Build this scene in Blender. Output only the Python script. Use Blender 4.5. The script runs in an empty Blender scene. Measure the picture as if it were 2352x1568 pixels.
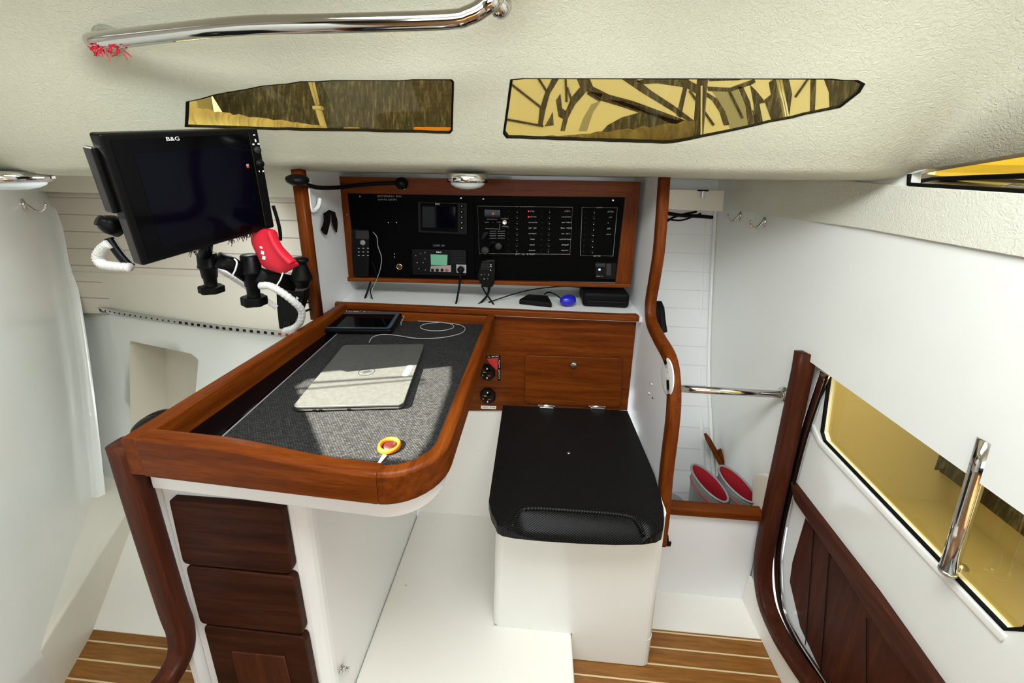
import bpy, bmesh, math, random
from mathutils import Vector, Matrix, Euler
from mathutils.geometry import delaunay_2d_cdt
from mathutils.bvhtree import BVHTree
random.seed(7)
SC = bpy.context.scene
COL = SC.collection
ZC = 1.5                                   # eye height above the cabin sole

# ------------------------------------------------------------------ camera
W, H, FPX, CX, CY = 2352, 1568, 880.0, 1176.0, 642.0
_p, _y, _r = math.radians(14.75), math.radians(4.0), math.radians(1.1)
FW = Vector((-math.sin(_y)*math.cos(_p), math.cos(_y)*math.cos(_p), -math.sin(_p)))
_r0 = Vector((math.cos(_y), math.sin(_y), 0)); _u0 = _r0.cross(FW)
RT = _r0*math.cos(_r) + _u0*math.sin(_r); UP = _u0*math.cos(_r) - _r0*math.sin(_r)
EYE = Vector((0, 0, ZC))
cd = bpy.data.cameras.new('camera'); cam = bpy.data.objects.new('camera', cd); COL.objects.link(cam)
cd.sensor_width = 36; cd.lens = FPX/W*36; cd.shift_y = -(H/2-CY)/W; cd.clip_start = .01
cam.matrix_world = Matrix(((RT.x, UP.x, -FW.x, 0), (RT.y, UP.y, -FW.y, 0), (RT.z, UP.z, -FW.z, ZC), (0, 0, 0, 1)))
SC.camera = cam
# ------------------------------------------------------------------ light
wd = bpy.data.worlds.new('world'); SC.world = wd; wd.use_nodes = True
wd.node_tree.nodes['Background'].inputs[0].default_value = (.93, .97, 1.0, 1)
wd.node_tree.nodes['Background'].inputs[1].default_value = 2.0
sd = bpy.data.lights.new('sun', 'SUN'); sun = bpy.data.objects.new('sun', sd); COL.objects.link(sun)
sd.energy = 60; sd.angle = math.radians(.5); sd.color = (1, .95, .84)
SUND = Vector((.66, .36, -.66)).normalized()
sun.rotation_euler = SUND.to_track_quat('-Z', 'Y').to_euler(); sun.location = (-3, 0, 5)
def area(name, loc, to, sx, sy, e, c):
    a = bpy.data.lights.new(name, 'AREA'); o = bpy.data.objects.new(name, a); COL.objects.link(o)
    a.shape = 'RECTANGLE'; a.size = sx; a.size_y = sy; a.energy = e; a.color = c
    o.location = loc; o.rotation_euler = (Vector(to)-Vector(loc)).to_track_quat('-Z', 'Y').to_euler(); return o
area('saloon_light', (.1, -2.3, ZC+.0), (.0, .6, ZC+.25), 2.6, 1.0, 40, (.94, .985, 1))
area('hatch_light', (-.05, .28, ZC+.54), (-.05, .22, ZC-.5), 1.1, .55, 40, (.94, .985, 1))
area('aft_cabin_fill', (-1.02, 1.2, ZC-.005), (-1.75, .9, ZC-.75), .3, .2, 5, (.95, .99, 1))  # fill lamp added behind the monitor to brighten the left compartment
SC.view_settings.view_transform = 'Standard'; SC.view_settings.look = 'None'
SC.view_settings.gamma = 1; SC.view_settings.use_curve_mapping = False
SC.view_settings.exposure = -0.12
SC.cycles.max_bounces = 10; SC.cycles.diffuse_bounces = 6; SC.cycles.transparent_max_bounces = 12
SC.cycles.caustics_reflective = False; SC.cycles.caustics_refractive = False

# ------------------------------------------------------------------ pixel helpers: a point of the photo put on a real plane
def ray(px, py): return FW*FPX + RT*(px-CX) - UP*(py-CY)
def onx(px, py, X): d = ray(px, py); return EYE + d*(X/d.x)
def ony(px, py, Y): d = ray(px, py); return EYE + d*(Y/d.y)
def onz(px, py, z): d = ray(px, py); return EYE + d*(z/d.z)      # z below / above the eye
def V(x, y, z): return Vector((x, y, z+ZC))

# ------------------------------------------------------------------ materials
def mat(name, col=(.8, .8, .8), rough=.5, metal=0, spec=.5, coat=0, build=None, emit=None):
    m = bpy.data.materials.new(name); m.use_nodes = True
    nt = m.node_tree; b = nt.nodes['Principled BSDF']
    b.inputs['Base Color'].default_value = (*col, 1); b.inputs['Roughness'].default_value = rough
    b.inputs['Metallic'].default_value = metal; b.inputs['Specular IOR Level'].default_value = spec
    b.inputs['Coat Weight'].default_value = coat; b.inputs['Coat Roughness'].default_value = .06
    if emit:
        b.inputs['Emission Color'].default_value = (*emit[0], 1); b.inputs['Emission Strength'].default_value = emit[1]
    if build: build(nt, b)
    return m
def N(nt, t, **kw):
    n = nt.nodes.new(t)
    for k, v in kw.items():
        if k in n.inputs: n.inputs[k].default_value = v
        else: setattr(n, k, v)
    return n
def coords(nt, scale=(1, 1, 1), rot=(0, 0, 0), kind='Object'):
    tc = N(nt, 'ShaderNodeTexCoord'); mp = N(nt, 'ShaderNodeMapping')
    mp.inputs['Scale'].default_value = scale; mp.inputs['Rotation'].default_value = rot
    nt.links.new(tc.outputs[kind], mp.inputs[0]); return mp.outputs[0]
def ramp(nt, src, stops):
    r = N(nt, 'ShaderNodeValToRGB'); e = r.color_ramp.elements
    while len(e) < len(stops): e.new(.5)
    for i, (p, c) in enumerate(stops):
        e[i].position = p; e[i].color = (*c, 1) if len(c) == 3 else c
    nt.links.new(src, r.inputs[0]); return r.outputs[0]
def bump(nt, b, h, strength=.3, dist=.002):
    n = N(nt, 'ShaderNodeBump'); n.inputs['Strength'].default_value = strength; n.inputs['Distance'].default_value = dist
    nt.links.new(h, n.inputs['Height']); nt.links.new(n.outputs[0], b.inputs['Normal'])
def wood(name, c1, c2, c3, scale, rough=.38, coat=.02, spec=.10):
    def f(nt, b):
        v = coords(nt, scale)
        n1 = N(nt, 'ShaderNodeTexNoise', Scale=1.0, Detail=6.0, Roughness=.6, Distortion=.6); nt.links.new(v, n1.inputs['Vector'])
        n2 = N(nt, 'ShaderNodeTexNoise', Scale=7.0, Detail=4.0, Roughness=.7); nt.links.new(v, n2.inputs['Vector'])
        mx = N(nt, 'ShaderNodeMix', data_type='FLOAT'); mx.inputs[0].default_value = .38
        nt.links.new(n1.outputs[0], mx.inputs[2]); nt.links.new(n2.outputs[0], mx.inputs[3])
        nt.links.new(ramp(nt, mx.outputs[0], [(.3, c1), (.5, c2), (.72, c3)]), b.inputs['Base Color'])
        bump(nt, b, n2.outputs[0], .15, .001)
    return mat(name, c2, rough, coat=coat, spec=spec, build=f)
GR = lambda ax: {'x': (3, 45, 45), 'y': (45, 3, 45), 'z': (45, 45, 3)}[ax]
MAH = ((.050, .008, .0008), (.115, .024, .0022), (.20, .05, .006))
M = {}
for ax in 'xyz': M['mahogany_'+ax] = wood('mahogany_'+ax, *MAH, GR(ax))
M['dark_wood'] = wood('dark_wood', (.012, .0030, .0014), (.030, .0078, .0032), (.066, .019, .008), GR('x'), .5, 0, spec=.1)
M['dark_wood_y'] = wood('dark_wood_y', (.028, .0075, .004), (.050, .0135, .007), (.09, .026, .013), GR('y'), .45, .0, spec=.14)
M['dark_wood_z'] = wood('dark_wood_z', (.028, .0065, .0035), (.050, .0115, .0045), (.095, .024, .009), GR('z'), .45, .0, spec=.14)
def vinyl_(nt, b):
    v = coords(nt)
    n = N(nt, 'ShaderNodeTexNoise', Scale=110.0, Detail=3.0, Roughness=.55, Distortion=1.6); nt.links.new(v, n.inputs['Vector'])
    n2 = N(nt, 'ShaderNodeTexNoise', Scale=2.5, Detail=3.0); nt.links.new(v, n2.inputs['Vector'])
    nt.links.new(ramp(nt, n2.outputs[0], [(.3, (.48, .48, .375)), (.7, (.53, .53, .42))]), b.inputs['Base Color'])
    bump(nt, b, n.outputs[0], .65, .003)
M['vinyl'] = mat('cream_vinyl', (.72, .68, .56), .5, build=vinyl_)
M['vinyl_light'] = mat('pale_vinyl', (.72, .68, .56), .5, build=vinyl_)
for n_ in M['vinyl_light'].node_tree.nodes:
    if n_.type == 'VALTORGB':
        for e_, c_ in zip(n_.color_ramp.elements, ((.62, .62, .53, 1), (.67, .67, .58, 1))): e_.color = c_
def gel_(c, spots=0):
    def f(nt, b):
        v = coords(nt)
        n = N(nt, 'ShaderNodeTexNoise', Scale=1.6, Detail=3.0); nt.links.new(v, n.inputs['Vector'])
        d = tuple(x*.94 for x in c)
        base = ramp(nt, n.outputs[0], [(.3, d), (.7, c)])
        if spots:
            vo = N(nt, 'ShaderNodeTexNoise', Scale=34.0, Detail=5.0, Roughness=.7); nt.links.new(v, vo.inputs['Vector'])
            k = ramp(nt, vo.outputs[0], [(.27, (1, 1, 1)), (.31, (0, 0, 0))])
            mx = N(nt, 'ShaderNodeMix', data_type='RGBA'); nt.links.new(k, mx.inputs[0]); nt.links.new(base, mx.inputs[6])
            mx.inputs[7].default_value = (.30, .25, .18, 1); base = mx.outputs[2]
        nt.links.new(base, b.inputs['Base Color'])
        n3 = N(nt, 'ShaderNodeTexNoise', Scale=5.0, Detail=1.0); nt.links.new(v, n3.inputs['Vector'])
        bump(nt, b, n3.outputs[0], .06, .01)
    return f
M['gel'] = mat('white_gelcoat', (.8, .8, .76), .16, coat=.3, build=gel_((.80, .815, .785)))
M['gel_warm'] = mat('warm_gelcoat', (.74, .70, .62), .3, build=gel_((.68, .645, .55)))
M['gel_floor'] = mat('floor_gelcoat', (.78, .76, .7), .35, build=gel_((.80, .78, .72), 1))
M['paint'] = mat('white_laminate', (.80, .80, .80), .3, build=gel_((.80, .81, .82)))
def bead_(nt, b):
    v = coords(nt)
    sx = N(nt, 'ShaderNodeSeparateXYZ'); nt.links.new(v, sx.inputs[0])
    m1 = N(nt, 'ShaderNodeMath', operation='MULTIPLY'); m1.inputs[1].default_value = 1/.072; nt.links.new(sx.outputs[2], m1.inputs[0])
    m2 = N(nt, 'ShaderNodeMath', operation='FRACT'); nt.links.new(m1.outputs[0], m2.inputs[0])
    h = ramp(nt, m2.outputs[0], [(0, (0, 0, 0)), (.03, (0, 0, 0)), (.07, (1, 1, 1))])
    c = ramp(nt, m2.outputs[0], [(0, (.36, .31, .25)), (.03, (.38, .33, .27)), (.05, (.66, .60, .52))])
    nt.links.new(c, b.inputs['Base Color']); bump(nt, b, h, .8, .004)
M['bead'] = mat('grooved_lining', (.66, .6, .52), .5, build=bead_)
def beadw_(nt, b):
    v = coords(nt)
    sx = N(nt, 'ShaderNodeSeparateXYZ'); nt.links.new(v, sx.inputs[0])
    m1 = N(nt, 'ShaderNodeMath', operation='MULTIPLY'); m1.inputs[1].default_value = 1/.085; nt.links.new(sx.outputs[2], m1.inputs[0])
    m2 = N(nt, 'ShaderNodeMath', operation='FRACT'); nt.links.new(m1.outputs[0], m2.inputs[0])
    h = ramp(nt, m2.outputs[0], [(0, (0, 0, 0)), (.02, (0, 0, 0)), (.05, (1, 1, 1))])
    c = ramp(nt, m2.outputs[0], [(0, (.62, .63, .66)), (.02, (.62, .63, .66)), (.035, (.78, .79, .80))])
    nt.links.new(c, b.inputs['Base Color']); bump(nt, b, h, .4, .003)
M['bead_white'] = mat('white_grooved_lining', (.8, .8, .8), .4, build=beadw_)
def teak_(nt, b):
    v = coords(nt)
    sx = N(nt, 'ShaderNodeSeparateXYZ'); nt.links.new(v, sx.inputs[0])
    m1 = N(nt, 'ShaderNodeMath', operation='MULTIPLY'); m1.inputs[1].default_value = 1/.0475; nt.links.new(sx.outputs[1], m1.inputs[0])
    m2 = N(nt, 'ShaderNodeMath', operation='FRACT'); nt.links.new(m1.outputs[0], m2.inputs[0])
    k = ramp(nt, m2.outputs[0], [(0, (1, 1, 1)), (.085, (1, 1, 1)), (.10, (0, 0, 0))])
    w = coords(nt, (4, 60, 20))
    n = N(nt, 'ShaderNodeTexNoise', Scale=2.2, Detail=6.0, Roughness=.65, Distortion=.4); nt.links.new(w, n.inputs['Vector'])
    c = ramp(nt, n.outputs[0], [(.3, (.15, .055, .006)), (.55, (.235, .092, .011)), (.75, (.31, .135, .023))])
    mx = N(nt, 'ShaderNodeMix', data_type='RGBA'); nt.links.new(k, mx.inputs[0]); nt.links.new(c, mx.inputs[6])
    mx.inputs[7].default_value = (.62, .50, .30, 1)
    nt.links.new(mx.outputs[2], b.inputs['Base Color'])
M['teak'] = mat('teak_and_holly_sole', (.3, .14, .04), .38, coat=.1, build=teak_)
M['chrome'] = mat('polished_steel', (.62, .61, .59), .10, metal=1)
M['brushed'] = mat('brushed_steel', (.6, .6, .58), .28, metal=1)
M['brass'] = mat('brass', (.75, .55, .22), .25, metal=1)
M['black'] = mat('black_plastic', (.0025, .0025, .0028), .38, spec=.14)
M['black_satin'] = mat('black_panel', (.0012, .0012, .0012), .45, spec=.03)
M['black_gloss'] = mat('black_acrylic', (.0015, .0015, .002), .08, spec=.12)
M['rubber'] = mat('black_rubber', (.003, .003, .003), .55, spec=.1)
M['screen'] = mat('dark_screen_glass', (.001, .001, .004), .06, spec=.16)
M['grey'] = mat('grey_plastic', (.22, .22, .23), .5)
M['dark_grey'] = mat('dark_grey_plastic', (.020, .021, .020), .5, spec=.25)
M['white_ink'] = mat('white_print', (.78, .78, .76), .5)
M['dim_ink'] = mat('grey_print', (.30, .30, .29), .5)
M['white_plastic'] = mat('white_plastic', (.8, .8, .78), .35)
M['lens'] = mat('opal_lens', (.72, .78, .80), .3)
M['red'] = mat('red_fabric', (.62, .008, .03), .6)
M['red_line'] = mat('red_lining', (.30, .004, .012), .7)
M['boot'] = mat('grey_boot_rubber', (.17, .18, .17), .55)
M['orange'] = mat('orange_plastic', (.42, .105, .003), .35)
M['maroon'] = mat('maroon_plastic', (.035, .002, .001), .5)
M['bright_orange'] = mat('bright_orange_foam', (.95, .36, .015), .5)
M['yellow'] = mat('yellow_print', (.85, .62, .02), .5)
M['red_ink'] = mat('red_print', (.5, .02, .02), .5)
M['blue'] = mat('blue_plastic', (.01, .01, .35), .3)
M['hair'] = mat('dark_brown_hair', (.006, .003, .0015), .8, spec=.05)
M['lcd'] = mat('green_lcd', (.10, .26, .17), .3, emit=((.10, .30, .18), .25))
M['led_red'] = mat('red_led', (.3, .01, .01), .4, emit=((1, .03, .02), 1.6))
M['led_blue'] = mat('blue_led', (.3, .5, .6), .4, emit=((.45, .8, 1), 1.2))
def lap_(nt, b):
    v = coords(nt)
    n = N(nt, 'ShaderNodeTexNoise', Scale=90.0, Detail=5.0, Roughness=.75); nt.links.new(v, n.inputs['Vector'])
    nt.links.new(ramp(nt, n.outputs[0], [(.35, (.054, .055, .050)), (.7, (.074, .075, .068))]), b.inputs['Base Color'])
M['laptop'] = mat('silver_aluminium', (.5, .5, .47), .5, metal=.1, spec=.25, build=lap_)
def weave_(nt, b):
    v = coords(nt, (1/.0062, 1/.0046, 0))
    br = N(nt, 'ShaderNodeTexBrick', offset=.5, Scale=1.0); nt.links.new(v, br.inputs['Vector'])
    br.inputs['Mortar Size'].default_value = .13; br.inputs['Mortar Smooth'].default_value = .7
    br.inputs['Brick Width'].default_value = 1.0; br.inputs['Row Height'].default_value = .8
    br.inputs['Color1'].default_value = (.046, .046, .045, 1); br.inputs['Color2'].default_value = (.022, .022, .0215, 1); br.inputs['Mortar'].default_value = (.0015, .0015, .0015, 1)
    nt.links.new(br.outputs[0], b.inputs['Base Color']); bump(nt, b, br.outputs[0], .5, .002)
M['weave'] = mat('black_woven_mat', (.05, .05, .05), .5, spec=.03, build=weave_)
def carbon_(nt, b):
    v = coords(nt, (1, 1, 1), (0, 0, math.radians(58)))
    w = N(nt, 'ShaderNodeTexWave', Scale=75.0, Distortion=.6, Detail=2.0); w.inputs['Detail Scale'].default_value = .6
    nt.links.new(v, w.inputs['Vector'])
    nt.links.new(ramp(nt, w.outputs[0], [(.25, (.001, .001, .001)), (.85, (.013, .013, .013))]), b.inputs['Base Color'])
    bump(nt, b, w.outputs[0], .25, .002)
M['carbon'] = mat('ribbed_carbon_vinyl', (.01, .01, .01), .28, spec=.11, build=carbon_)
def cord_(nt, b):
    v = coords(nt)
    w = N(nt, 'ShaderNodeTexNoise', Scale=260.0, Detail=2.0); nt.links.new(v, w.inputs['Vector'])
    bump(nt, b, w.outputs[0], .6, .003)
M['wrap'] = mat('white_spiral_wrap', (.62, .62, .60), .5, build=cord_)
def canvas_(nt, b):
    v = coords(nt, (60, 10, 10))
    n = N(nt, 'ShaderNodeTexNoise', Scale=.7, Detail=3.0, Distortion=.8); nt.links.new(v, n.inputs['Vector'])
    nt.links.new(ramp(nt, n.outputs[0], [(.3, (.42, .36, .24)), (.7, (.72, .62, .42))]), b.inputs['Base Color'])
    bump(nt, b, n.outputs[0], .8, .02)
M['canvas'] = mat('beige_canvas', (.6, .5, .3), .8, build=canvas_)
def canvasb_(nt, b):
    v = coords(nt, (40, 10, 14))
    n = N(nt, 'ShaderNodeTexNoise', Scale=.9, Detail=4.0, Distortion=.8); nt.links.new(v, n.inputs['Vector'])
    nt.links.new(ramp(nt, n.outputs[0], [(.3, (.12, .10, .065)), (.7, (.27, .225, .14))]), b.inputs['Base Color'])
    bump(nt, b, n.outputs[0], .8, .02)
M['canvas_brown'] = mat('brown_canvas', (.2, .17, .1), .8, build=canvasb_)
def net_(nt, b):
    v = coords(nt, (1, 1, .16), (0, .22, 0))
    n = N(nt, 'ShaderNodeTexNoise', Scale=55.0, Detail=5.0, Roughness=.75); nt.links.new(v, n.inputs['Vector'])
    nt.links.new(ramp(nt, n.outputs[0], [(.38, (.022, .021, .020)), (.52, (.055, .053, .05)), (.68, (.20, .195, .185))]), b.inputs['Base Color'])
M['dark_hull'] = mat('scuffed_dark_hull', (.08, .07, .05), .7, build=net_)
M['mural_light'] = mat('pale_hull_paint', (.76, .73, .64), .5)
M['mural_grey'] = mat('grey_hull_paint', (.34, .34, .31), .5)
M['cream_wall'] = mat('cream_cockpit_moulding', (.62, .56, .43), .5)
def bronze_(nt, b):
    nt.nodes.remove(b); out = nt.nodes['Material Output']
    t = N(nt, 'ShaderNodeBsdfTransparent'); t.inputs[0].default_value = (.86, .73, .31, 1)
    g = N(nt, 'ShaderNodeBsdfGlossy'); g.inputs['Roughness'].default_value = .03; g.inputs[0].default_value = (1, .95, .8, 1)
    m = N(nt, 'ShaderNodeMixShader'); m.inputs[0].default_value = .05
    nt.links.new(t.outputs[0], m.inputs[1]); nt.links.new(g.outputs[0], m.inputs[2]); nt.links.new(m.outputs[0], out.inputs[0])
M['bronze'] = mat('bronze_tinted_acrylic', build=bronze_)

# ------------------------------------------------------------------ object helpers
MW = {}                                                    # world matrix of every object
def obj(name, bm, m, parent=None, local=False, smooth=False, bev=0, seg=2, label=None, recentre=True):
    bmesh.ops.recalc_face_normals(bm, faces=bm.faces)
    me = bpy.data.meshes.new(name); bm.to_mesh(me); bm.free()
    o = bpy.data.objects.new(name, me); COL.objects.link(o)
    for mm in (m if isinstance(m, (list, tuple)) else [m]): me.materials.append(M[mm] if isinstance(mm, str) else mm)
    MW[o] = Matrix()
    if parent:
        P = MW[parent]
        if not local: me.transform(P.inverted())
        o.parent = parent; MW[o] = P.copy()
    elif recentre and me.vertices:
        vs = [v.co for v in me.vertices]
        c = Vector(((min(v.x for v in vs)+max(v.x for v in vs))/2, (min(v.y for v in vs)+max(v.y for v in vs))/2, min(v.z for v in vs)))
        me.transform(Matrix.Translation(-c)); o.location = c; MW[o] = Matrix.Translation(c)
    if smooth:
        for p in me.polygons: p.use_smooth = True
    if bev:
        b = o.modifiers.new('bevel', 'BEVEL'); b.width = bev; b.segments = seg; b.limit_method = 'ANGLE'; b.angle_limit = math.radians(40)
        w = o.modifiers.new('wn', 'WEIGHTED_NORMAL'); w.keep_sharp = True
        for p in me.polygons: p.use_smooth = True
    if label: o['label'] = label
    return o
def tag(o, label, cat, group=None, kind=None):
    o['label'] = label; o['category'] = cat
    if group: o['group'] = group
    if kind: o['kind'] = kind
    return o
def struct(o, label=None):
    o['kind'] = 'structure'
    if label: o['label'] = label
    return o
def thing(name, label, cat, mtx, group=None):
    if not isinstance(mtx, Matrix): mtx = Matrix.Translation(mtx)
    o = bpy.data.objects.new(name, None); COL.objects.link(o); o.empty_display_size = .05
    o.matrix_world = mtx; MW[o] = mtx.copy()
    return tag(o, label, cat, group)
def frame(o, x, y):                                        # matrix from origin and two in-plane directions
    x = x.normalized(); z = x.cross(y).normalized(); y = z.cross(x)
    return Matrix(((x.x, y.x, z.x, o.x), (x.y, y.y, z.y, o.y), (x.z, y.z, z.z, o.z), (0, 0, 0, 1)))
def dup(root, mtx, label=None):
    def cp(o, par):
        c = o.copy(); COL.objects.link(c)
        for k in o.children: 
            d = cp(k, c); d.parent = c
        return c
    r = cp(root, None); r.matrix_world = mtx
    if label: r['label'] = label
    return r
def nb(): return bmesh.new()
def box(bm, c, s, R=None):
    T = Matrix.Translation(c) @ (R.to_4x4() if R else Matrix()) @ Matrix.Diagonal((*s, 1))
    bmesh.ops.create_cube(bm, size=1, matrix=T); return bm
def bx(x0, x1, y0, y1, z0, z1, bm=None):                    # box in eye-relative heights
    return box(bm or nb(), V((x0+x1)/2, (y0+y1)/2, (z0+z1)/2), (abs(x1-x0), abs(y1-y0), abs(z1-z0)))
def prism(bm, pts, ext):
    a = [bm.verts.new(p) for p in pts]; b = [bm.verts.new(Vector(p)+ext) for p in pts]
    n = len(pts); bm.faces.new(a); bm.faces.new(b[::-1])
    for i in range(n): bm.faces.new((a[i], b[i], b[(i+1) % n], a[(i+1) % n]))
    return bm
def rrect(w, h, r, n=5, r2=None):
    pts = []
    rs = [r, r, r if r2 is None else r2, r if r2 is None else r2]
    for k, (sx, sy) in enumerate(((1, 1), (-1, 1), (-1, -1), (1, -1))):
        q = rs[k]; cx, cy = sx*(w/2-q), sy*(h/2-q)
        for i in range(n+1):
            a = math.pi/2*(k + i/n); pts.append(Vector((cx+q*math.cos(a), cy+q*math.sin(a), 0)))
    return pts
def rprism(bm, w, h, r, t, mtx=None, n=5):                  # rounded slab, z from 0 to t
    mtx = mtx or Matrix()
    pts = [mtx @ p for p in rrect(w, h, r, n)]
    return prism(bm, pts, (mtx.to_3x3() @ Vector((0, 0, t))))
def roundpoly(pts, r, n=5):                                 # fillet the corners of a planar polygon
    out = []; L = len(pts)
    for i in range(L):
        p, a, b = pts[i], pts[i-1], pts[(i+1) % L]
        rr = r[i] if isinstance(r, (list, tuple)) else r
        if rr <= 0: out.append(p); continue
        d1 = (a-p); d2 = (b-p); q = min(rr, d1.length*.45, d2.length*.45)
        s, e = p+d1.normalized()*q, p+d2.normalized()*q
        for k in range(n+1):
            t = k/n; out.append(s*(1-t)**2 + p*2*t*(1-t) + e*t*t)
    return out
def catmull(P, n=8, closed=False):
    P = [Vector(p) for p in P]; L = len(P); out = []
    rng = range(L if closed else L-1)
    g = (lambda i: P[i % L]) if closed else (lambda i: P[max(0, min(L-1, i))])
    for i in rng:
        a, b, c, d = g(i-1), g(i), g(i+1), g(i+2)
        for k in range(n):
            t = k/n
            out.append(.5*((2*b) + (c-a)*t + (2*a-5*b+4*c-d)*t*t + (3*b-a-3*c+d)*t**3))
    if not closed: out.append(P[-1])
    return out
def sweep(bm, path, sec, closed=False, up=None, scale=None):  # sweep a 2D section (list of (a,b)) along a path
    path = [Vector(p) for p in path]; n = len(path); rings = []
    t0 = (path[1]-path[0]).normalized()
    u = Vector(up) if up else (Vector((0, 0, 1)) if abs(t0.z) < .9 else Vector((1, 0, 0)))
    for i in range(n):
        a = path[i-1] if (i or closed) else path[i]; b = path[(i+1) % n] if (i < n-1 or closed) else path[i]
        t = (b-a).normalized()
        if up: u = Vector(up)
        s = t.cross(u)
        if s.length < 1e-6: s = t.orthogonal()
        s.normalize(); u2 = s.cross(t).normalized()
        if not up: u = u2
        k = scale[i] if scale else 1
        rings.append([bm.verts.new(path[i] + s*(p[0]*k) + u2*(p[1]*k)) for p in sec])
    m = len(sec)
    for i in range(n if closed else n-1):
        A, B = rings[i], rings[(i+1) % n]
        for j in range(m): bm.faces.new((A[j], A[(j+1) % m], B[(j+1) % m], B[j]))
    if not closed: bm.faces.new(rings[0][::-1]); bm.faces.new(rings[-1])
    return bm
def circ(r, n=12): return [(r*math.cos(2*math.pi*i/n), r*math.sin(2*math.pi*i/n)) for i in range(n)]
def tube(bm, path, r, n=10, closed=False, scale=None, sm=0):
    if sm: path = catmull(path, sm, closed)
    return sweep(bm, path, circ(r, n), closed, scale=scale)
def rsec(w, h, r, n=3): return [(p.x, p.y) for p in rrect(w, h, r, n)]
def lathe(bm, prof, mtx=None, n=28, sx=1, sy=1, caps=True):            # prof: (radius, height) along local z
    mtx = mtx or Matrix(); R = []
    for r, h in prof:
        if r < 1e-5: R.append([bm.verts.new(mtx @ Vector((0, 0, h)))])
        else: R.append([bm.verts.new(mtx @ Vector((r*sx*math.cos(2*math.pi*i/n), r*sy*math.sin(2*math.pi*i/n), h))) for i in range(n)])
    for A, B in zip(R, R[1:]):
        for i in range(n):
            j = (i+1) % n
            if len(A) == 1 and len(B) == 1: continue
            if len(A) == 1: bm.faces.new((A[0], B[i], B[j]))
            elif len(B) == 1: bm.faces.new((A[i], A[j], B[0]))
            else: bm.faces.new((A[i], A[j], B[j], B[i]))
    if caps and len(R[0]) > 1: bm.faces.new(R[0][::-1])
    if caps and len(R[-1]) > 1: bm.faces.new(R[-1])
    return bm
def axis(o, d):                                             # matrix whose z points along d
    q = Vector(d).to_track_quat('Z', 'Y').to_matrix().to_4x4(); q.translation = o; return q
def text_bm(s, size, mtx, depth=.0004, align='CENTER', sx=1.0):
    cu = bpy.data.curves.new('t', 'FONT'); cu.body = s; cu.size = size; cu.align_x = align; cu.align_y = 'CENTER'; cu.extrude = depth; cu.resolution_u = 2
    o = bpy.data.objects.new('t', cu); COL.objects.link(o)
    dg = bpy.context.evaluated_depsgraph_get(); me = o.evaluated_get(dg).to_mesh()
    bm = nb(); bm.from_mesh(me); o.evaluated_get(dg).to_mesh_clear()
    bpy.data.objects.remove(o); bpy.data.curves.remove(cu)
    bm.transform(mtx @ Matrix.Diagonal((sx, 1, 1, 1))); return bm
def grid(bm, rows):
    R = [[bm.verts.new(p) for p in r] for r in rows]
    for A, B in zip(R, R[1:]):
        for i in range(len(A)-1): bm.faces.new((A[i], A[i+1], B[i+1], B[i]))
    return bm
def cdt(outer_pts, holes, fn, keep_hole=None):
    """surface over 2D points with hole outlines cut out; fn maps (u,v) to space"""
    P = [Vector((p[0], p[1])) for p in outer_pts]; E = []
    for h in holes:
        b = len(P); P += [Vector((q[0], q[1])) for q in h]; E += [(b+i, b+(i+1) % len(h)) for i in range(len(h))]
    vs, es, fs, *_ = delaunay_2d_cdt(P, E, [], 0, 1e-6)
    def inside(c, poly):
        r = False; j = len(poly)-1
        for i in range(len(poly)):
            a, b = poly[i], poly[j]
            if (a[1] > c[1]) != (b[1] > c[1]) and c[0] < (b[0]-a[0])*(c[1]-a[1])/(b[1]-a[1])+a[0]: r = not r
            j = i
        return r
    bm = nb(); bv = [bm.verts.new(fn(v.x, v.y)) for v in vs]
    for f in fs:
        c = sum((vs[i] for i in f), Vector((0, 0)))/len(f)
        ins = [inside(c, h) for h in holes]
        if (keep_hole is None and not any(ins)) or (keep_hole is not None and ins[keep_hole]):
            try: bm.faces.new([bv[i] for i in f])
            except ValueError: pass
    for v in [v for v in bm.verts if not v.link_faces]: bm.verts.remove(v)
    return bm
def lerp(a, b, t): return a+(b-a)*t
def sms(t): t = max(0, min(1, t)); return t*t*(3-2*t)
def interp(x, T):
    if x <= T[0][0]: return T[0][1]
    for (a, p), (b, q) in zip(T, T[1:]):
        if x <= b: return p+(q-p)*(x-a)/(b-a)
    return T[-1][1]

# ================================================================== SETTING
# ---- deckhead and coachroof side (one lofted skin, the windows cut out of it)
PROF = catmull([Vector((y, z, 0)) for y, z in ((2.1, .013), (1.75, .014), (1.34, .015), (1.25, .019), (1.20, .032), (1.17, .065), (1.13, .123), (1.06, .245),
               (1.005, .34), (.945, .42), (.85, .49), (.65, .555), (.3, .60), (-.15, .62), (-.6, .63), (-1.1, .63), (-2.0, .63), (-2.95, .63))], 5)
WALLZ = [(.2, .115), (.45, .10), (.6, .085), (.75, .06), (.94, .033), (1.06, .013), (2.2, .011)]
def ceil_pt(X, s):
    i = max(0, min(len(PROF)-1.0001, s)); k = int(i); p = PROF[k].lerp(PROF[k+1], i-k); y, z = p.x, p.y
    f = sms((1.9-y)/.5)
    a = sms((-.68-X)/.62); b = sms((X-.32)/.45)
    q = 1-(.25*a+.20*b)*f
    y *= q; z *= q
    z -= .026*a*f*sms((.3-z)/.3+.3)
    d = max(0, min(1, (X-.66)/.16)); d = 1-math.sqrt(max(0, 1-d*d))
    wz = interp(y, WALLZ); z = lerp(z, min(z, wz), d)
    return V(X, y, z)
XS = [-2.6+.05*i for i in range(12)] + [-2.0+.04*i for i in range(66)] + [.64+.02*i for i in range(12)]
NS = len(PROF)-1
_bm = grid(nb(), [[ceil_pt(x, s/2) for s in range(2*NS+1)] for x in XS])
BVH = BVHTree.FromBMesh(_bm); _bm.free()
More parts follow.
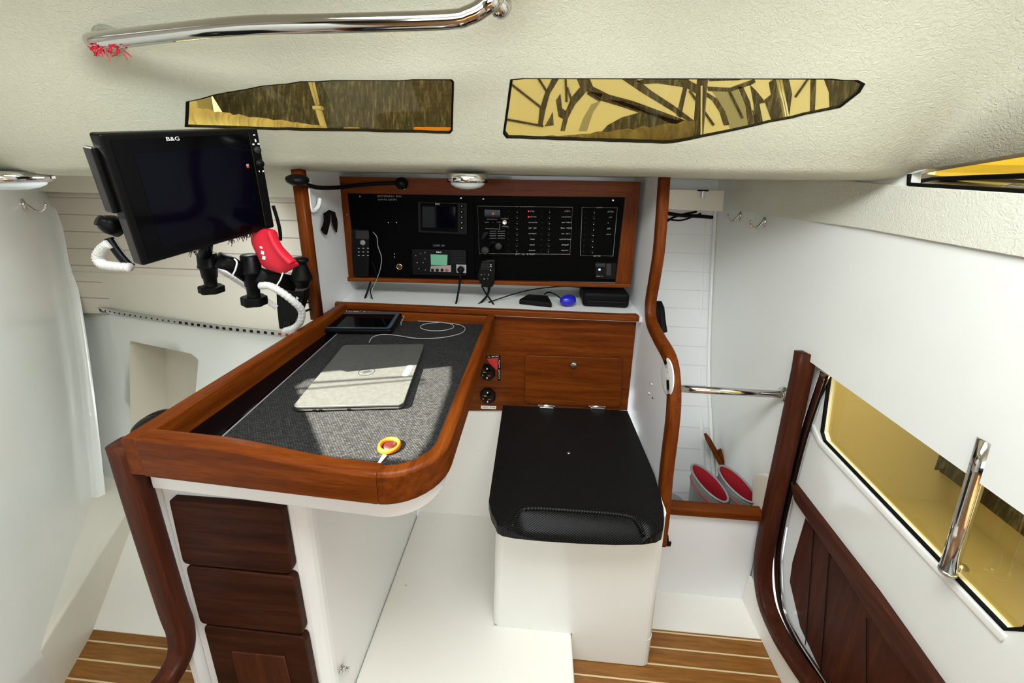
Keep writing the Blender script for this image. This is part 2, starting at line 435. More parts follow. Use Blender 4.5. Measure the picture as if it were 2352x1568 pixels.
def ceil_uv(px, py):
    h = BVH.ray_cast(EYE, ray(px, py).normalized())[0]
    best = min(range(10*NS+1), key=lambda i: (ceil_pt(h.x, i/10)-h).length)
    return (h.x, best/10*.1)
def resample(P, step):
    out = []
    for a, b in zip(P, P[1:]+P[:1]):
        n = max(1, int((b-a).length/step)); out += [a.lerp(b, i/n) for i in range(n)]
    return out
WIN_L = [(427, 234), (520, 211), (600, 197), (690, 187), (800, 184), (1038, 182), (1043, 188), (1040, 300), (1034, 307), (900, 303), (600, 298), (424, 291)]
WIN_R = [(1172, 181), (1400, 179), (1880, 180), (1970, 184), (1987, 193), (1975, 213), (1930, 247), (1545, 329), (1525, 329), (1163, 317), (1155, 306)]
def wuv(px): return [ceil_uv(p.x, p.y) for p in resample([Vector(q) for q in px], 28)]
UV_L, UV_R = wuv(WIN_L), wuv(WIN_R)
def hatch_uv(p):                                            # small roof hatch that lets the sun onto the table
    h = BVH.ray_cast(p, -SUND)[0]
    best = min(range(10*NS+1), key=lambda i: (ceil_pt(h.x, i/10)-h).length)
    return (h.x, best/10*.1)
LIT = [(545, 1035), (640, 905), (700, 868), (800, 856), (960, 842), (1045, 815), (1045, 880), (1000, 1010), (960, 1062), (800, 1062), (650, 1045)]
UV_H = [hatch_uv(onz(p.x, p.y, -.55)) for p in resample([Vector(q) for q in LIT], 40)]
GR_ = [(x, s*.1) for x in XS for s in [i*.5 for i in range(2*NS+1)]]
cfn = lambda u, v: ceil_pt(u, v/.1)
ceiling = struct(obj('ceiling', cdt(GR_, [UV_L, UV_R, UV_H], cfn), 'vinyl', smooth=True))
def offs(u, v, d):
    e = .02
    n = (cfn(u+e, v)-cfn(u-e, v)).cross(cfn(u, v+e)-cfn(u, v-e)).normalized()
    if n.dot(Vector((0, 1, .6))) < 0: n = -n
    return cfn(u, v)+n*d
for i, (UV, nm) in enumerate(((UV_L, 'window_1'), (UV_R, 'window_2'))):
    us = [p[0] for p in UV]; vs = [p[1] for p in UV]
    gp = [(lerp(min(us), max(us), a/24), lerp(min(vs), max(vs), b/6)) for a in range(25) for b in range(7)]
    pane = struct(obj(nm, cdt(gp, [UV], lambda u, v: offs(u, v, .010), 0), 'bronze', smooth=True), 'bronze tinted acrylic cabin window')
    gk = nb(); L = len(UV)
    ring = [[gk.verts.new(offs(*p, d)) for p in UV] for d in (-.0012, .014)]
    cu, cv = sum(us)/L, sum(vs)/L
    inn = [[gk.verts.new(offs(cu+(p[0]-cu)*(1-.006/abs(max(us)-min(us))*2), cv+(p[1]-cv)*(1-.028), d)) for p in UV] for d in (-.0012, .014)]
    for j in range(L):
        k = (j+1) % L
        gk.faces.new((ring[0][j], ring[0][k], inn[0][k], inn[0][j])); gk.faces.new((inn[0][j], inn[0][k], inn[1][k], inn[1][j]))
        gk.faces.new((ring[0][j], ring[1][j], ring[1][k], ring[0][k])); gk.faces.new((ring[1][j], inn[1][j], inn[1][k], ring[1][k]))
    obj('window_gasket', gk, 'rubber', pane)
hf = struct(obj('hatch_frame', tube(nb(), [cfn(*p) for p in UV_H], .010, 8, closed=True), 'black', smooth=True), 'frame of the small roof hatch')
for (a, b), k in ((((660, 884), (960, 864)), .0030), (((655, 899), (960, 872)), .0022)):
    P_ = [onz(*q, -.535) for q in (a, b)]; P_ = [BVH.ray_cast(p, -SUND)[0] or p - SUND*1.2 for p in P_]
    obj('hatch_bar', tube(nb(), [p + SUND*.02 for p in P_], k*1.6, 8), 'black', hf, smooth=True)
# ---- cabin sole
floor = struct(obj('floor', grid(nb(), [[V(-2.6, -2.9, -1.5), V(1.3, -2.9, -1.5)], [V(-2.3, 1.012, -1.5), V(1.2, 1.012, -1.5)]]), 'teak'))
struct(obj('floor_outboard', bx(.15, .83, 1.012, 1.6, -1.56, -1.497), 'gel_floor'))
# ---- hull linings
HR = [(-1.6, 1.34), (-1.3, 1.49), (-1.10, 1.583), (-.871, 1.691), (-.558, 1.783), (-.139, 1.878), (.05, 1.91)]
rows = [[V(x, y, z) for z, y in HR] for x in (.40, .85)]
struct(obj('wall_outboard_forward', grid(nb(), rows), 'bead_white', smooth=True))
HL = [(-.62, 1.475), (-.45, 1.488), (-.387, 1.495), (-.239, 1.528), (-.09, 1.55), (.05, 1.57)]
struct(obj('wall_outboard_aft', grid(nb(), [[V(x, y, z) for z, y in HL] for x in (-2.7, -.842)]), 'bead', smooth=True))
# angled bulkhead on the left
A_ = Vector((-1.82, 1.19)); Bd = Vector((-.63, .71)).normalized()
def lw(d, z, off=0): p = A_ + Bd*d; n = Vector((Bd.y, -Bd.x)); p = p + n*off; return V(p.x, p.y, z)
def onlw(px, py):
    d = ray(px, py); n = Vector((Bd.y, -Bd.x)); t = n.dot(A_)/(n.x*d.x+n.y*d.y); return EYE+d*t
struct(obj('wall_left', grid(nb(), [[lw(-1.5, z), lw(1.2, z)] for z in (-1.5, -.8, .06)]), 'gel'))
# grooved upper lining of the angled bulkhead, valance boards
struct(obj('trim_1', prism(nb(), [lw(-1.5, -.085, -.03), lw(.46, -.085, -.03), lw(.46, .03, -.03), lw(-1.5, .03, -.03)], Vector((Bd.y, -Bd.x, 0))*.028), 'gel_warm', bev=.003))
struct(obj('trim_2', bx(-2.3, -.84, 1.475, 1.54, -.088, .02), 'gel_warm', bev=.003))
cor = [onlw(*p) for p in ((112, 440), (125, 520), (140, 600), (160, 700), (180, 830), (200, 1000), (213, 1130))]
struct(obj('trim_3', grid(nb(), [[p+Vector(q) for q in ((-.016, .006, 0), (-.004, -.010, 0), (.002, -.013, 0), (.010, -.012, 0), (.026, -.010, 0), (.034, -.009, 0), (.044, .010, 0))] for p in catmull(cor, 5)+[cor[-1]+Vector((.02, -.02, -.06))]]), 'gel', smooth=True))
# shelf and moulded liner under the aft hull lining
ST = [(-2.12, 1.535), (-1.8, 1.455), (-1.515, 1.40), (-1.25, 1.355), (-.98, 1.325), (-.78, 1.305)]
def styx(x): return interp(x, ST)
xs_ = [-2.2+.05*i for i in range(28)]
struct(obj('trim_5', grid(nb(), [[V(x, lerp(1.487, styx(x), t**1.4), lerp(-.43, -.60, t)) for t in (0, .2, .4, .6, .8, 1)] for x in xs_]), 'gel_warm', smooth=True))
ZL = [(-1.42, -.22), (-1.3, -.195), (-1.0, -.10), (-.8, -.045), (-.65, -.012), (-.60, 0)]
def liner(x, z): return V(x, styx(x)+interp(z, ZL), z)
def onliner(px, py):
    d = ray(px, py); lo = .8
    for i in range(4000):
        t = (.8+i*.0004)/d.y; p = EYE+d*t
        if p.y > styx(p.x)+interp(p.z-ZC, ZL): return (p.x, p.z-ZC)
REC = [onliner(*p) for p in ((297, 792), (300, 783), (440, 812), (456, 826), (452, 870), (440, 1000), (400, 1030), (300, 1000))]
gp = [(x, -1.42+.041*i) for x in xs_ for i in range(21)]
struct(obj('wall_outboard_lower', cdt(gp, [REC], liner), 'gel', smooth=True))
rb = nb(); L = len(REC); f0 = [rb.verts.new(liner(*p)) for p in REC]; f1 = [rb.verts.new(liner(*p)+Vector((.03, .13, -.02))) for p in REC]
for j in range(L): rb.faces.new((f0[j], f0[(j+1) % L], f1[(j+1) % L], f1[j]))
rb.faces.new(f1)
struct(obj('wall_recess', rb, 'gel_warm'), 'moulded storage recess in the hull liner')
# ledge along the angled bulkhead, sloping footwell floor
la, lb = Vector((-1.63, 1.186)), Vector((-1.33, .604)); ld = (lb-la)
def lp(t, z, o=0): q = la+ld*t; return V(q.x-o, q.y-o*.4, z)
struct(obj('trim_6', prism(nb(), [lp(-.4, -1.3), lp(1.9, -1.33), lp(1.9, -1.33, .6), lp(-.4, -1.3, .6)], Vector((0, 0, -.2))), 'gel_warm', bev=.012, seg=3))
struct(obj('trim_7', prism(nb(), [V(-1.75, .845, -1.497), V(-.7, .845, -1.497), V(-.7, 1.22, -1.35), V(-1.75, 1.22, -1.35)], Vector((0, 0, -.1))), 'gel_floor'))
# ---- bulkhead on the right with its doorway
def YZ(p): return (p.y, p.z-ZC)
XW = .82
rim_px = [(1845, 820), (1800, 1030), (1765, 1195), (1750, 1290), (1757, 1370), (1785, 1440), (1822, 1500), (1870, 1568)]
rim_w = [onx(*p, XW) for p in rim_px]
rim_c = catmull(rim_w, 6) + [V(XW, .7, -1.375), V(XW, .2, -1.38)]
hole = [YZ(p) for p in rim_c] + [(.2, -.527), (.6, -.524), (1.12, -.512)]
port = [YZ(onx(*p, XW)) for p in ((2090, 423), (2352, 439), (2600, 455), (2600, 300), (2352, 318), (2092, 400))]
gp = [(-2.9+.1*i, -1.5+.08*j) for i in range(50) for j in range(21)]
wr = struct(obj('wall_right', cdt(gp, [hole, port], lambda u, v: V(XW, u, v)), 'gel'))
s_ = wr.modifiers.new('thick', 'SOLIDIFY'); s_.thickness = .022; s_.offset = 1 if wr.data.polygons[0].normal.x > 0 else -1
vp = [onx(*p, XW) for p in ((1692, 446), (1690, 482), (2000, 527), (2352, 590), (2600, 630))]
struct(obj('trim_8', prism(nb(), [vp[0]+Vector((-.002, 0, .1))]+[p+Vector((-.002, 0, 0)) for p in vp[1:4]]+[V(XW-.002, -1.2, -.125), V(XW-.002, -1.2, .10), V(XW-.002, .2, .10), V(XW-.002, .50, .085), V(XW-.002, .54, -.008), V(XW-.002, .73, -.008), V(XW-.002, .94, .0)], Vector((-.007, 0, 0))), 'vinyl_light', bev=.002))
cor2 = catmull([onx(*p, XW) for p in ((1648, 440), (1645, 490), (1634, 700), (1630, 860), (1636, 990))], 5) + [V(XW, 1.45, -1.36)]
struct(obj('trim_9', tube(nb(), [p+Vector((-.008, -.008, 0)) for p in cor2], .009, 8), 'gel', smooth=True))
struct(obj('trim_10', tube(nb(), [p+Vector((-.045, .01, 0)) for p in cor2], .012, 8), 'gel', smooth=True))
struct(obj('baseboard_right', prism(nb(), [V(.80, 1.14, -1.5), V(.80, -.5, -1.5), V(.805, -.5, -1.42), V(.805, 1.14, -1.38)], Vector((.012, 0, 0))), 'gel_floor', bev=.004))
# mahogany door rim
sec = rsec(.05, .036, .008)
struct(obj('door_rim', sweep(nb(), [p+Vector((-.004, -.014, 0)) for p in [rim_c[0]+Vector((0, .004, .02))]+rim_c[1:]], rsec(.038, .05, .009), up=(-1, 0, 0)), 'dark_wood_z', smooth=True), 'mahogany rim of the doorway')
# door leaf behind the rim
door = struct(obj('door_1', nb(), 'gel'), 'white door leaf with tinted window and wooden lower board')
XD = .865
def D(px, py, x=XD): return onx(px, py, x)
def onD(pts, x=XD): return [D(*p, x) for p in pts]
zt = -.40
dw_px = [(1912, 868), (1895, 992), (1901, 1012), (2322, 1446)]
win = onD(dw_px); winp = [(p.y, p.z-ZC) for p in win] + [(win[-1].y-.02, win[-1].z-ZC+.03), (win[-1].y-.045, zt), (win[0].y-.005, zt)]
outl = [(1.16, zt), (1.16, -.95), (.9, -1.0), (.25, -1.0), (.25, zt)]
yy = [(.25+.07*i) for i in range(14)]
gp = [(y, z) for y in yy for z in (zt+.02, -.5, -.6, -.7, -.8, -.9, -1.0)]
leaf = obj('door_leaf', cdt(gp, [winp], lambda u, v: V(XD, u, v)), 'gel', door)
sm_ = leaf.modifiers.new('t', 'SOLIDIFY'); sm_.thickness = .02; sm_.offset = 0
pb = nb(); pb.faces.new([pb.verts.new(V(XD+.006, *p)) for p in winp]); obj('window_pane', pb, 'bronze', door)
obj('pane_gasket', tube(nb(), [V(XD-.008, *p) for p in [winp[-1], winp[0], winp[1], winp[2], winp[3], winp[4], winp[5]]], .0048, 6), 'rubber', door)
obj('window_moulding', sweep(nb(), [V(XD-.008, winp[1][0]+.04, winp[1][1]-.005), V(XD-.008, winp[2][0]+.01, winp[2][1]-.016), V(XD-.008, winp[3][0]-.005, winp[3][1]-.016)], rsec(.02, .014, .004), up=(-1, 0, 0)), 'gel', door, smooth=True)
rail_px = [(1812, 1103), (1822, 1150), (2060, 1500), (2240, 1760), (2340, 1760), (2150, 1568), (2000, 1352)]
obj('door_rail', prism(nb(), onD(rail_px, XD-.03), Vector((.045, 0, 0))), 'dark_wood_y', door, bev=.007, seg=3)
wp_px = [(1842, 1165), (1850, 1190), (1820, 1290), (1814, 1335), (1838, 1440), (1880, 1530), (1960, 1700), (2260, 1760), (2040, 1480)]
obj('lower_board', prism(nb(), onD(wp_px, XD-.002), Vector((.02, 0, 0))), 'dark_wood_z', door)
for q in ((1870, 1200, 1850, 1480), (1905, 1270, 1885, 1540), (1990, 1420, 1990, 1620)):
    a, b = D(q[0], q[1], XD-.004), D(q[2], q[3], XD-.004)
    obj('board_groove', tube(nb(), [a, b], .0012, 5), 'rubber', door)
wb_px = [(1826, 1105), (1796, 1290), (1800, 1390), (1870, 1568), (1960, 1720), (1985, 1720), (1838, 1440), (1814, 1335), (1820, 1290), (1850, 1185)]
obj('door_edge', prism(nb(), onD(wb_px, XD), Vector((.02, 0, 0))), 'paint', door)
# stainless strip between rim and door leaf
sp = catmull(onD([(1898, 858), (1855, 985), (1828, 1085), (1800, 1200), (1788, 1290), (1796, 1390), (1830, 1470), (1870, 1535), (1925, 1620)], XD-.016), 6)
obj('seal_strip', sweep(nb(), [p+Vector((0, .004, 0)) for p in sp], rsec(.030, .012, .004), up=(-1, 0, 0)), 'chrome', door, smooth=True)
obj('rubber_seal', tube(nb(), [p+Vector((-.006, -.013, 0)) for p in sp], .003, 6), 'rubber', door)
# steel grab bar across the door window
b0, b1 = D(2176, 1312, XD-.04), D(2245, 1085, XD-.04)
t = thing('grab_bar', 'upright polished steel bar across the tinted door window', 'grab bar', b0)
obj('tube', tube(nb(), [b0, b0.lerp(b1, .5), b1, b1+(b1-b0)*.3], .0125, 20), 'chrome', t, smooth=True)
obj('end_cap', lathe(nb(), [(0, -.004), (.012, -.004), (.0135, -.001), (.0135, .004)], axis(b0, b1-b0)), 'brushed', t, smooth=True)
obj('standoff', tube(nb(), [b0+Vector((.004, 0, .012)), b0+Vector((.03, 0, .012))], .007, 10), 'chrome', t, smooth=True)
# portlight in the right bulkhead
pl = struct(obj('window_3', nb(), 'gel'), 'small opening portlight in the right bulkhead')
pp = [V(XW, *q) for q in port]
obj('portlight_sill', prism(nb(), [p+Vector((.0, 0, -.006)) for p in pp[:3]]+[p+Vector((.09, 0, .006)) for p in pp[:3][::-1]], Vector((0, 0, .006))), 'brushed', pl)
obj('portlight_gasket', tube(nb(), [p+Vector((-.003, 0, 0)) for p in (pp[5], pp[0], pp[1], pp[2])], .004, 6), 'rubber', pl)
pq = onD([(2120, 398), (2170, 412), (2352, 404), (2600, 398), (2600, 250), (2352, 300), (2120, 380)], .89)
pb = nb(); pb.faces.new([pb.verts.new(p) for p in pq]); obj('window_pane', pb, 'bronze', pl)
obj('hatch_frame', sweep(nb(), onD([(2112, 418), (2150, 411), (2352, 404), (2600, 398)], .885), rsec(.010, .02, .003), up=(-1, 0, 0)), 'black', pl)
fr = [D(*p, .91) for p in ((2094, 424), (2110, 398), (2180, 408), (2352, 412), (2600, 416), (2600, 470), (2352, 446))]
obj('hatch_flange', prism(nb(), fr, Vector((.01, 0, 0))), 'grey', pl)
obj('rear_pane', bx(.935, .94, .50, 1.02, -.06, .20), 'bronze', pl)
obj('hatch_handle', tube(nb(), [D(2300, 430, .86), D(2325, 426, .86), D(2350, 430, .86), D(2420, 436, .86)], .004, 8), 'chrome', pl, smooth=True)
# ---- bulkheads either side of the nav station
pr_ = [(1.381, .045), (1.346, -.209), (1.36, -.36), (1.373, -.423), (1.349, -.482), (1.228, -.507), (1.107, -.519), (1.059, -.567), (1.03, -.665), (1.019, -.855), (1.001, -.984), (1.0, -1.16)]
pc = catmull([V(.40, y, z) for y, z in pr_], 5)
pw = [Vector((0, 0))]
bh = nb(); prism(bh, [p for p in pc]+[V(.40, 1.9, -1.16), V(.40, 1.9, .045)], Vector((.022, 0, 0)))
part = struct(obj('wall_partition_forward', bh, 'paint'))
def cutb(zmax):
    pass
pcs = catmull([V(.414, y, z) for y, z in ((1.381, .03), (1.346, -.209), (1.355, -.33), (1.368, -.43), (1.335, -.488), (1.235, -.51), (1.115, -.525), (1.062, -.572), (1.03, -.665), (1.019, -.855), (1.001, -.984), (.995, -1.10))], 6)
struct(obj('trim_11', sweep(nb(), pcs, rsec(.040, .034, .008), up=(0, .02, .0) and None), 'mahogany_z', smooth=True), 'varnished mahogany edge post with an S bend')
bh = nb(); prism(bh, [V(-.80, 1.25, .03), V(-.80, 1.25, -.5), V(-.80, .59, -.53), V(-.80, .60, -1.5), V(-.80, 1.36, -1.5), V(-.855, 1.78, -1.5), V(-.855, 1.78, .03)], Vector((.016, 0, 0)))
struct(obj('wall_partition_aft', bh, 'paint'))
struct(obj('trim_12', sweep(nb(), [V(-.79, 1.24, .02), V(-.79, 1.243, -.25), V(-.79, 1.248, -.50)], rsec(.036, .036, .008)), 'mahogany_z', smooth=True), 'straight mahogany edge post beside the monitor arm')
dt = catmull([V(-.80, y, z) for y, z in ((.588, -.515), (.59, -.7), (.595, -.95), (.598, -1.03), (.585, -1.085), (.545, -1.105), (.49, -1.10), (.3, -1.10), (.1, -1.10))], 6)
struct(obj('trim_13', sweep(nb(), dt, rsec(.040, .044, .010)), 'dark_wood_z', smooth=True), 'dark mahogany doorway edge running down to the sill')
# wall behind the instrument shelf, riser under the seat back
struct(obj('wall_back', bx(-.86, .40, 1.74, 1.76, -1.0, .02), 'gel'))
struct(obj('wall_lower', prism(nb(), [V(-.49, 1.30, -1.40), V(-.06, 1.30, -1.40), V(-.06, 1.44, -.93), V(-.49, 1.44, -.93)], Vector((0, .02, 0))), 'gel_floor'))
struct(obj('shelf_floor', bx(-.845, .40, 1.405, 1.74, -.52, -.500), 'gel'), 'white shelf bottom behind the wooden fiddle')
# back end of the cabin, behind the camera, with the open companionway above
struct(obj('wall_rear', bx(-2.6, 1.3, -2.92, -2.9, -1.5, .66), 'black'))
struct(obj('wall_far_left', bx(-2.62, -2.6, -2.9, 2.2, -1.5, .66), 'gel'))
# ---- outside the windows
struct(obj('deck_sun_blocker', grid(nb(), [[V(-5.5, .0, 1.6), V(3.5, .0, 1.6)], [V(-5.5, 2.2, 1.85), V(3.5, 2.2, 1.85)], [V(-5.5, 3.6, 1.7), V(3.5, 3.6, 1.7)]]), 'canvas'), 'unseen canvas sheet added to block sun above the side deck')  # unseen sheet, added to keep direct sun off the hulls and canvas outside
struct(obj('side_deck', bx(-2.6, 2.0, 1.36, 2.6, .045, .07), 'gel'))

# ================================================================== FURNITURE
def flat(pts, ext, bm=None): return prism(bm or nb(), pts, Vector(ext))
def rail_bm(path, w, ztop, zbot):                            # upright rail along a plan path; w goes to the left of travel
    bm = nb(); n = len(path); R = []
    for i, p in enumerate(path):
        a = path[max(0, i-1)]; b = path[min(n-1, i+1)]; t = (b-a).normalized(); nn = Vector((-t.y, t.x))*w
        zt_ = ztop(i/(n-1)) if callable(ztop) else ztop
        R.append([bm.verts.new(V(p.x, p.y, zbot)), bm.verts.new(V(p.x, p.y, zt_-.006)), bm.verts.new(V(p.x+nn.x*.2, p.y+nn.y*.2, zt_)),
                  bm.verts.new(V(p.x+nn.x*.8, p.y+nn.y*.8, zt_)), bm.verts.new(V(p.x+nn.x, p.y+nn.y, zt_-.006)), bm.verts.new(V(p.x+nn.x, p.y+nn.y, zbot))])
    for A, B in zip(R, R[1:]):
        for j in range(6): bm.faces.new((A[j], A[(j+1) % 6], B[(j+1) % 6], B[j]))
    bm.faces.new(R[0]); bm.faces.new(R[-1][::-1]); return bm
# ---- navigation table
t = thing('navigation_table', 'chart table with raised mahogany rails and black woven top', 'table', V(-.48, .95, -.63))
arc = [Vector((-.274+.111*math.sin(a), .659-.111*math.cos(a))) for a in [math.pi/2*i/10 for i in range(11)]]
left_p = [Vector((-.785, 1.40)), Vector((-.785, 1.0)), Vector((-.785, .572))]
front_p = [Vector((-.752, .571)).lerp(Vector((-.2735, .548)), i/16) for i in range(17)]
right_p = arc + [Vector((-.163, .9)), Vector((-.163, 1.15)), Vector((-.163, 1.40))]
obj('fiddle_rail', rail_bm(left_p, .036, -.490, -.575), 'mahogany_y', t, bev=.003)
obj('fiddle_rail', rail_bm(front_p, .036, lambda u: -.488-.022*sms((u-.30)/.55), -.576), 'mahogany_x', t, bev=.003)
obj('fiddle_rail', rail_bm(right_p, .030, lambda u: -.510, -.576), 'mahogany_y', t, smooth=False, bev=.003)
obj('fiddle_rail', bx(-.75, -.19, 1.385, 1.402, -.56, -.515), 'mahogany_x', t, bev=.003)
ins = [Vector((-.752, 1.39)), Vector((-.752, .60)), Vector((-.735, .58))] + [Vector((-.274+.083*math.sin(a), .659-.085*math.cos(a))) for a in [math.pi/2*i/8 for i in range(9)]] + [Vector((-.190, 1.39))]
sa, sb = Vector((-.724, 1.39)), Vector((-.660, .578))
obj('woven_mat', flat([V(p.x, p.y, -.555) for p in [sa, sb]+ins[3:]], (0, 0, .005)), 'weave', t)
obj('gloss_panel', flat([V(p.x, p.y, -.555) for p in ins[:3]+[Vector((-.70, .58)), sb, sa]], (0, 0, .0055)), 'black_gloss', t)
obj('seam', tube(nb(), [V(sa.x, sa.y, -.5495), V(sb.x, sb.y, -.5495)], .0016, 6), 'grey', t)
out = [Vector((-.775, 1.39)), Vector((-.775, .597))] + [Vector((-.73, .595))] + [Vector((-.282+.100*math.sin(a), .672-.100*math.cos(a))) for a in [math.pi/2*i/10 for i in range(11)]] + [Vector((-.182, 1.39))]
obj('apron', flat([V(p.x, p.y, -.63) for p in out], (0, 0, .066)), 'paint', t, bev=.003)
# ---- drawer cabinet under the table
t = thing('drawer_cabinet', 'white cabinet under the chart table with dark wooden drawer fronts', 'cabinet', V(-.63, .95, -1.5))
body = [Vector((-.783, .62)), Vector((-.515, .62))] + [Vector((-.515+.04*math.sin(a), .66-.04*math.cos(a))) for a in [math.pi/2*i/6 for i in range(1, 7)]] + [Vector((-.475, 1.29)), Vector((-.783, 1.29))]
obj('body', flat([V(p.x, p.y, -1.5) for p in body], (0, 0, .869)), 'paint', t, smooth=False)
def front_panel(px, y, th, r, m, nm, par, rec=None):
    pts = roundpoly([ony(*p, y) for p in px], r)
    return obj(nm, prism(nb(), pts, Vector((0, th, 0))), m, par, bev=.004, seg=3)
dr = .602
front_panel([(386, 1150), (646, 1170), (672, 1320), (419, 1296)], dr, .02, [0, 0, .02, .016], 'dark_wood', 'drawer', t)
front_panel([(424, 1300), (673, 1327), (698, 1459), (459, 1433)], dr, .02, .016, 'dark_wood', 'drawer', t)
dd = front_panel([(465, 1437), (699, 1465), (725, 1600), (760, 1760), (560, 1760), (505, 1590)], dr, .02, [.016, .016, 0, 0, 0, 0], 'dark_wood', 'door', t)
obj('raised_panel', prism(nb(), [ony(*p, dr-.004) for p in ((530, 1498), (652, 1510), (700, 1720), (585, 1720))], Vector((0, .006, 0))), 'dark_wood_z', dd, bev=.004)
wp_ = onx(783, 1536, -.475)
w = thing('wing_bolt', 'small steel wing bolt on the white cabinet side near the floor', 'bolt', axis(wp_, (1, 0, 0)))
obj('shank', lathe(nb(), [(.009, 0), (.009, .003), (.005, .004), (.005, .018), (0, .020)]), 'chrome', w, local=True, smooth=True)
for a in (0, math.pi): 
    obj('wing', rprism(nb(), .014, .020, .006, .004, Matrix.Rotation(a+.5, 4, 'Z') @ Matrix.Translation((0, .014, .012))), 'chrome', w, local=True, bev=.0015)
# ---- step platform
plat = [(-.474, 1.315), (-.474, .30), (.147, .30), (.147, .905), (-.10, .905), (-.10, 1.315)]
struct(obj('floor_step', flat([V(*p, -1.498) for p in plat], (0, 0, .113)), 'gel_floor', bev=.008, seg=3), 'white raised step between drawer cabinet and seat')
# ---- seat
t = thing('navigator_seat', 'black ribbed seat lid on a white box facing the chart table', 'seat', V(.15, 1.1, -1.5))
sbx = [Vector((-.106, 1.30)), Vector((-.106, .90)), Vector((.400, .90)), Vector((.400, 1.30))]
pts = roundpoly([Vector((p.x, p.y, 0)) for p in sbx], [0, .03, .03, 0])
bm = nb(); lo = [bm.verts.new(V(p.x, p.y, -1.386 if p.x < .147 else -1.386)) for p in pts]
hi = [bm.verts.new(V(lerp(p.x, .15, .03), p.y+.004, -.916)) for p in pts]
bm.faces.new(lo[::-1]); bm.faces.new(hi)
for i in range(len(lo)): bm.faces.new((lo[i], lo[(i+1) % len(lo)], hi[(i+1) % len(lo)], hi[i]))
obj('box', bm, 'gel', t, smooth=False)
obj('box_foot', flat([V(p.x, p.y, -1.497) for p in roundpoly([Vector((.149, 1.30, 0)), Vector((.149, .90, 0)), Vector((.402, .90, 0)), Vector((.402, 1.30, 0))], [0, 0, .03, 0])], (0, 0, .112)), 'gel', t)
lid_c = [(-.124, 1.385), (.381, 1.40), (.392, 1.05), (.372, .885), (.30, .825), (-.035, .812), (-.095, .845), (-.118, .90)]
pts = catmull([V(x, y, -.915) for x, y in lid_c[2:]+lid_c[:0]], 4)
lid = [V(-.124, 1.385, -.915), V(.381, 1.40, -.915)] + pts
# top surface with a scooped hand grip along the front edge
def lid_z(x, y):
    a = sms((x+.05)/.03)*(1-sms((x-.31)/.03))
    d = (.885-y)/.06
    return -.900 - .026*a*sms(d)
us = [-.13+.013*i for i in range(41)]; vs_ = [.80+.0125*i for i in range(50)]
gp = [(x, y) for x in us for y in vs_]
poly2 = [(p.x, p.y) for p in lid]
bm = cdt(gp, [poly2], lambda u, v: V(u, v, lid_z(u, v)), 0)
ed = [e for e in bm.edges if e.is_boundary]
r_ = bmesh.ops.extrude_edge_only(bm, edges=ed); 
for v in [g for g in r_['geom'] if isinstance(g, bmesh.types.BMVert)]: v.co.z = ZC-.928
r_e = [e for e in bm.edges if e.is_boundary]; bmesh.ops.holes_fill(bm, edges=r_e)
obj('lid', bm, 'carbon', t, smooth=True, bev=.008, seg=3)
gl = [V(-.045, .826, -.905), V(-.035, .86, -.902), V(-.005, .884, -.8995), (V(.13, .888, -.8985)), V(.27, .886, -.8995), V(.298, .862, -.902), V(.305, .835, -.906)]
obj('grip_bead', tube(nb(), gl, .006, 8, sm=6), 'carbon', t, smooth=True)
for px in (1255, 1372):
    hp = onz(px, 934 if px < 1300 else 935, -.897)
    h = obj('hinge', box(nb(), hp, (.055, .016, .004)), 'brushed', t, bev=.001)
    obj('hinge_pin', tube(nb(), [hp+Vector((-.034, .006, .003)), hp+Vector((.034, .006, .003))], .004, 8), 'chrome', h, smooth=True)
bh_ = onz(1306, 1040, -.9); obj('stud', lathe(nb(), [(.006, 0), (.005, .002), (0, .003)], axis(bh_, (0, 0, 1))), 'brushed', t, smooth=True)
# ---- lower wood panel behind the seat, with its locker door
YB = 1.42
t = thing('seat_backboard', 'mahogany panel behind the seat with a small locker door', 'panel', V(.05, YB, -.93))
pp_ = [ony(*p, YB) for p in ((1075, 730), (1464, 722), (1441, 942), (1072, 950))]
pp_[0].x = pp_[3].x = -.47
obj('board', prism(nb(), pp_, Vector((0, .016, 0))), 'mahogany_x', t, bev=.002)
d_ = front_panel([(1206, 816), (1431, 823), (1425, 935), (1205, 926)], YB-.012, .012, .016, 'mahogany_x', 'locker_door', t)
kb = ony(1317, 836, YB-.012)
obj('lock', lathe(nb(), [(.016, 0), (.016, .004), (.0125, .007), (.011, .012), (.009, .013), (0, .013)], axis(kb, (0, -1, 0))), 'chrome', d_, smooth=True)
tag(obj('shelf_fiddle', bx(-.845, .386, 1.385, 1.412, -.513, -.488), 'mahogany_x', bev=.006, seg=3), 'long mahogany lip along the shelf above the seat back', 'shelf edge')
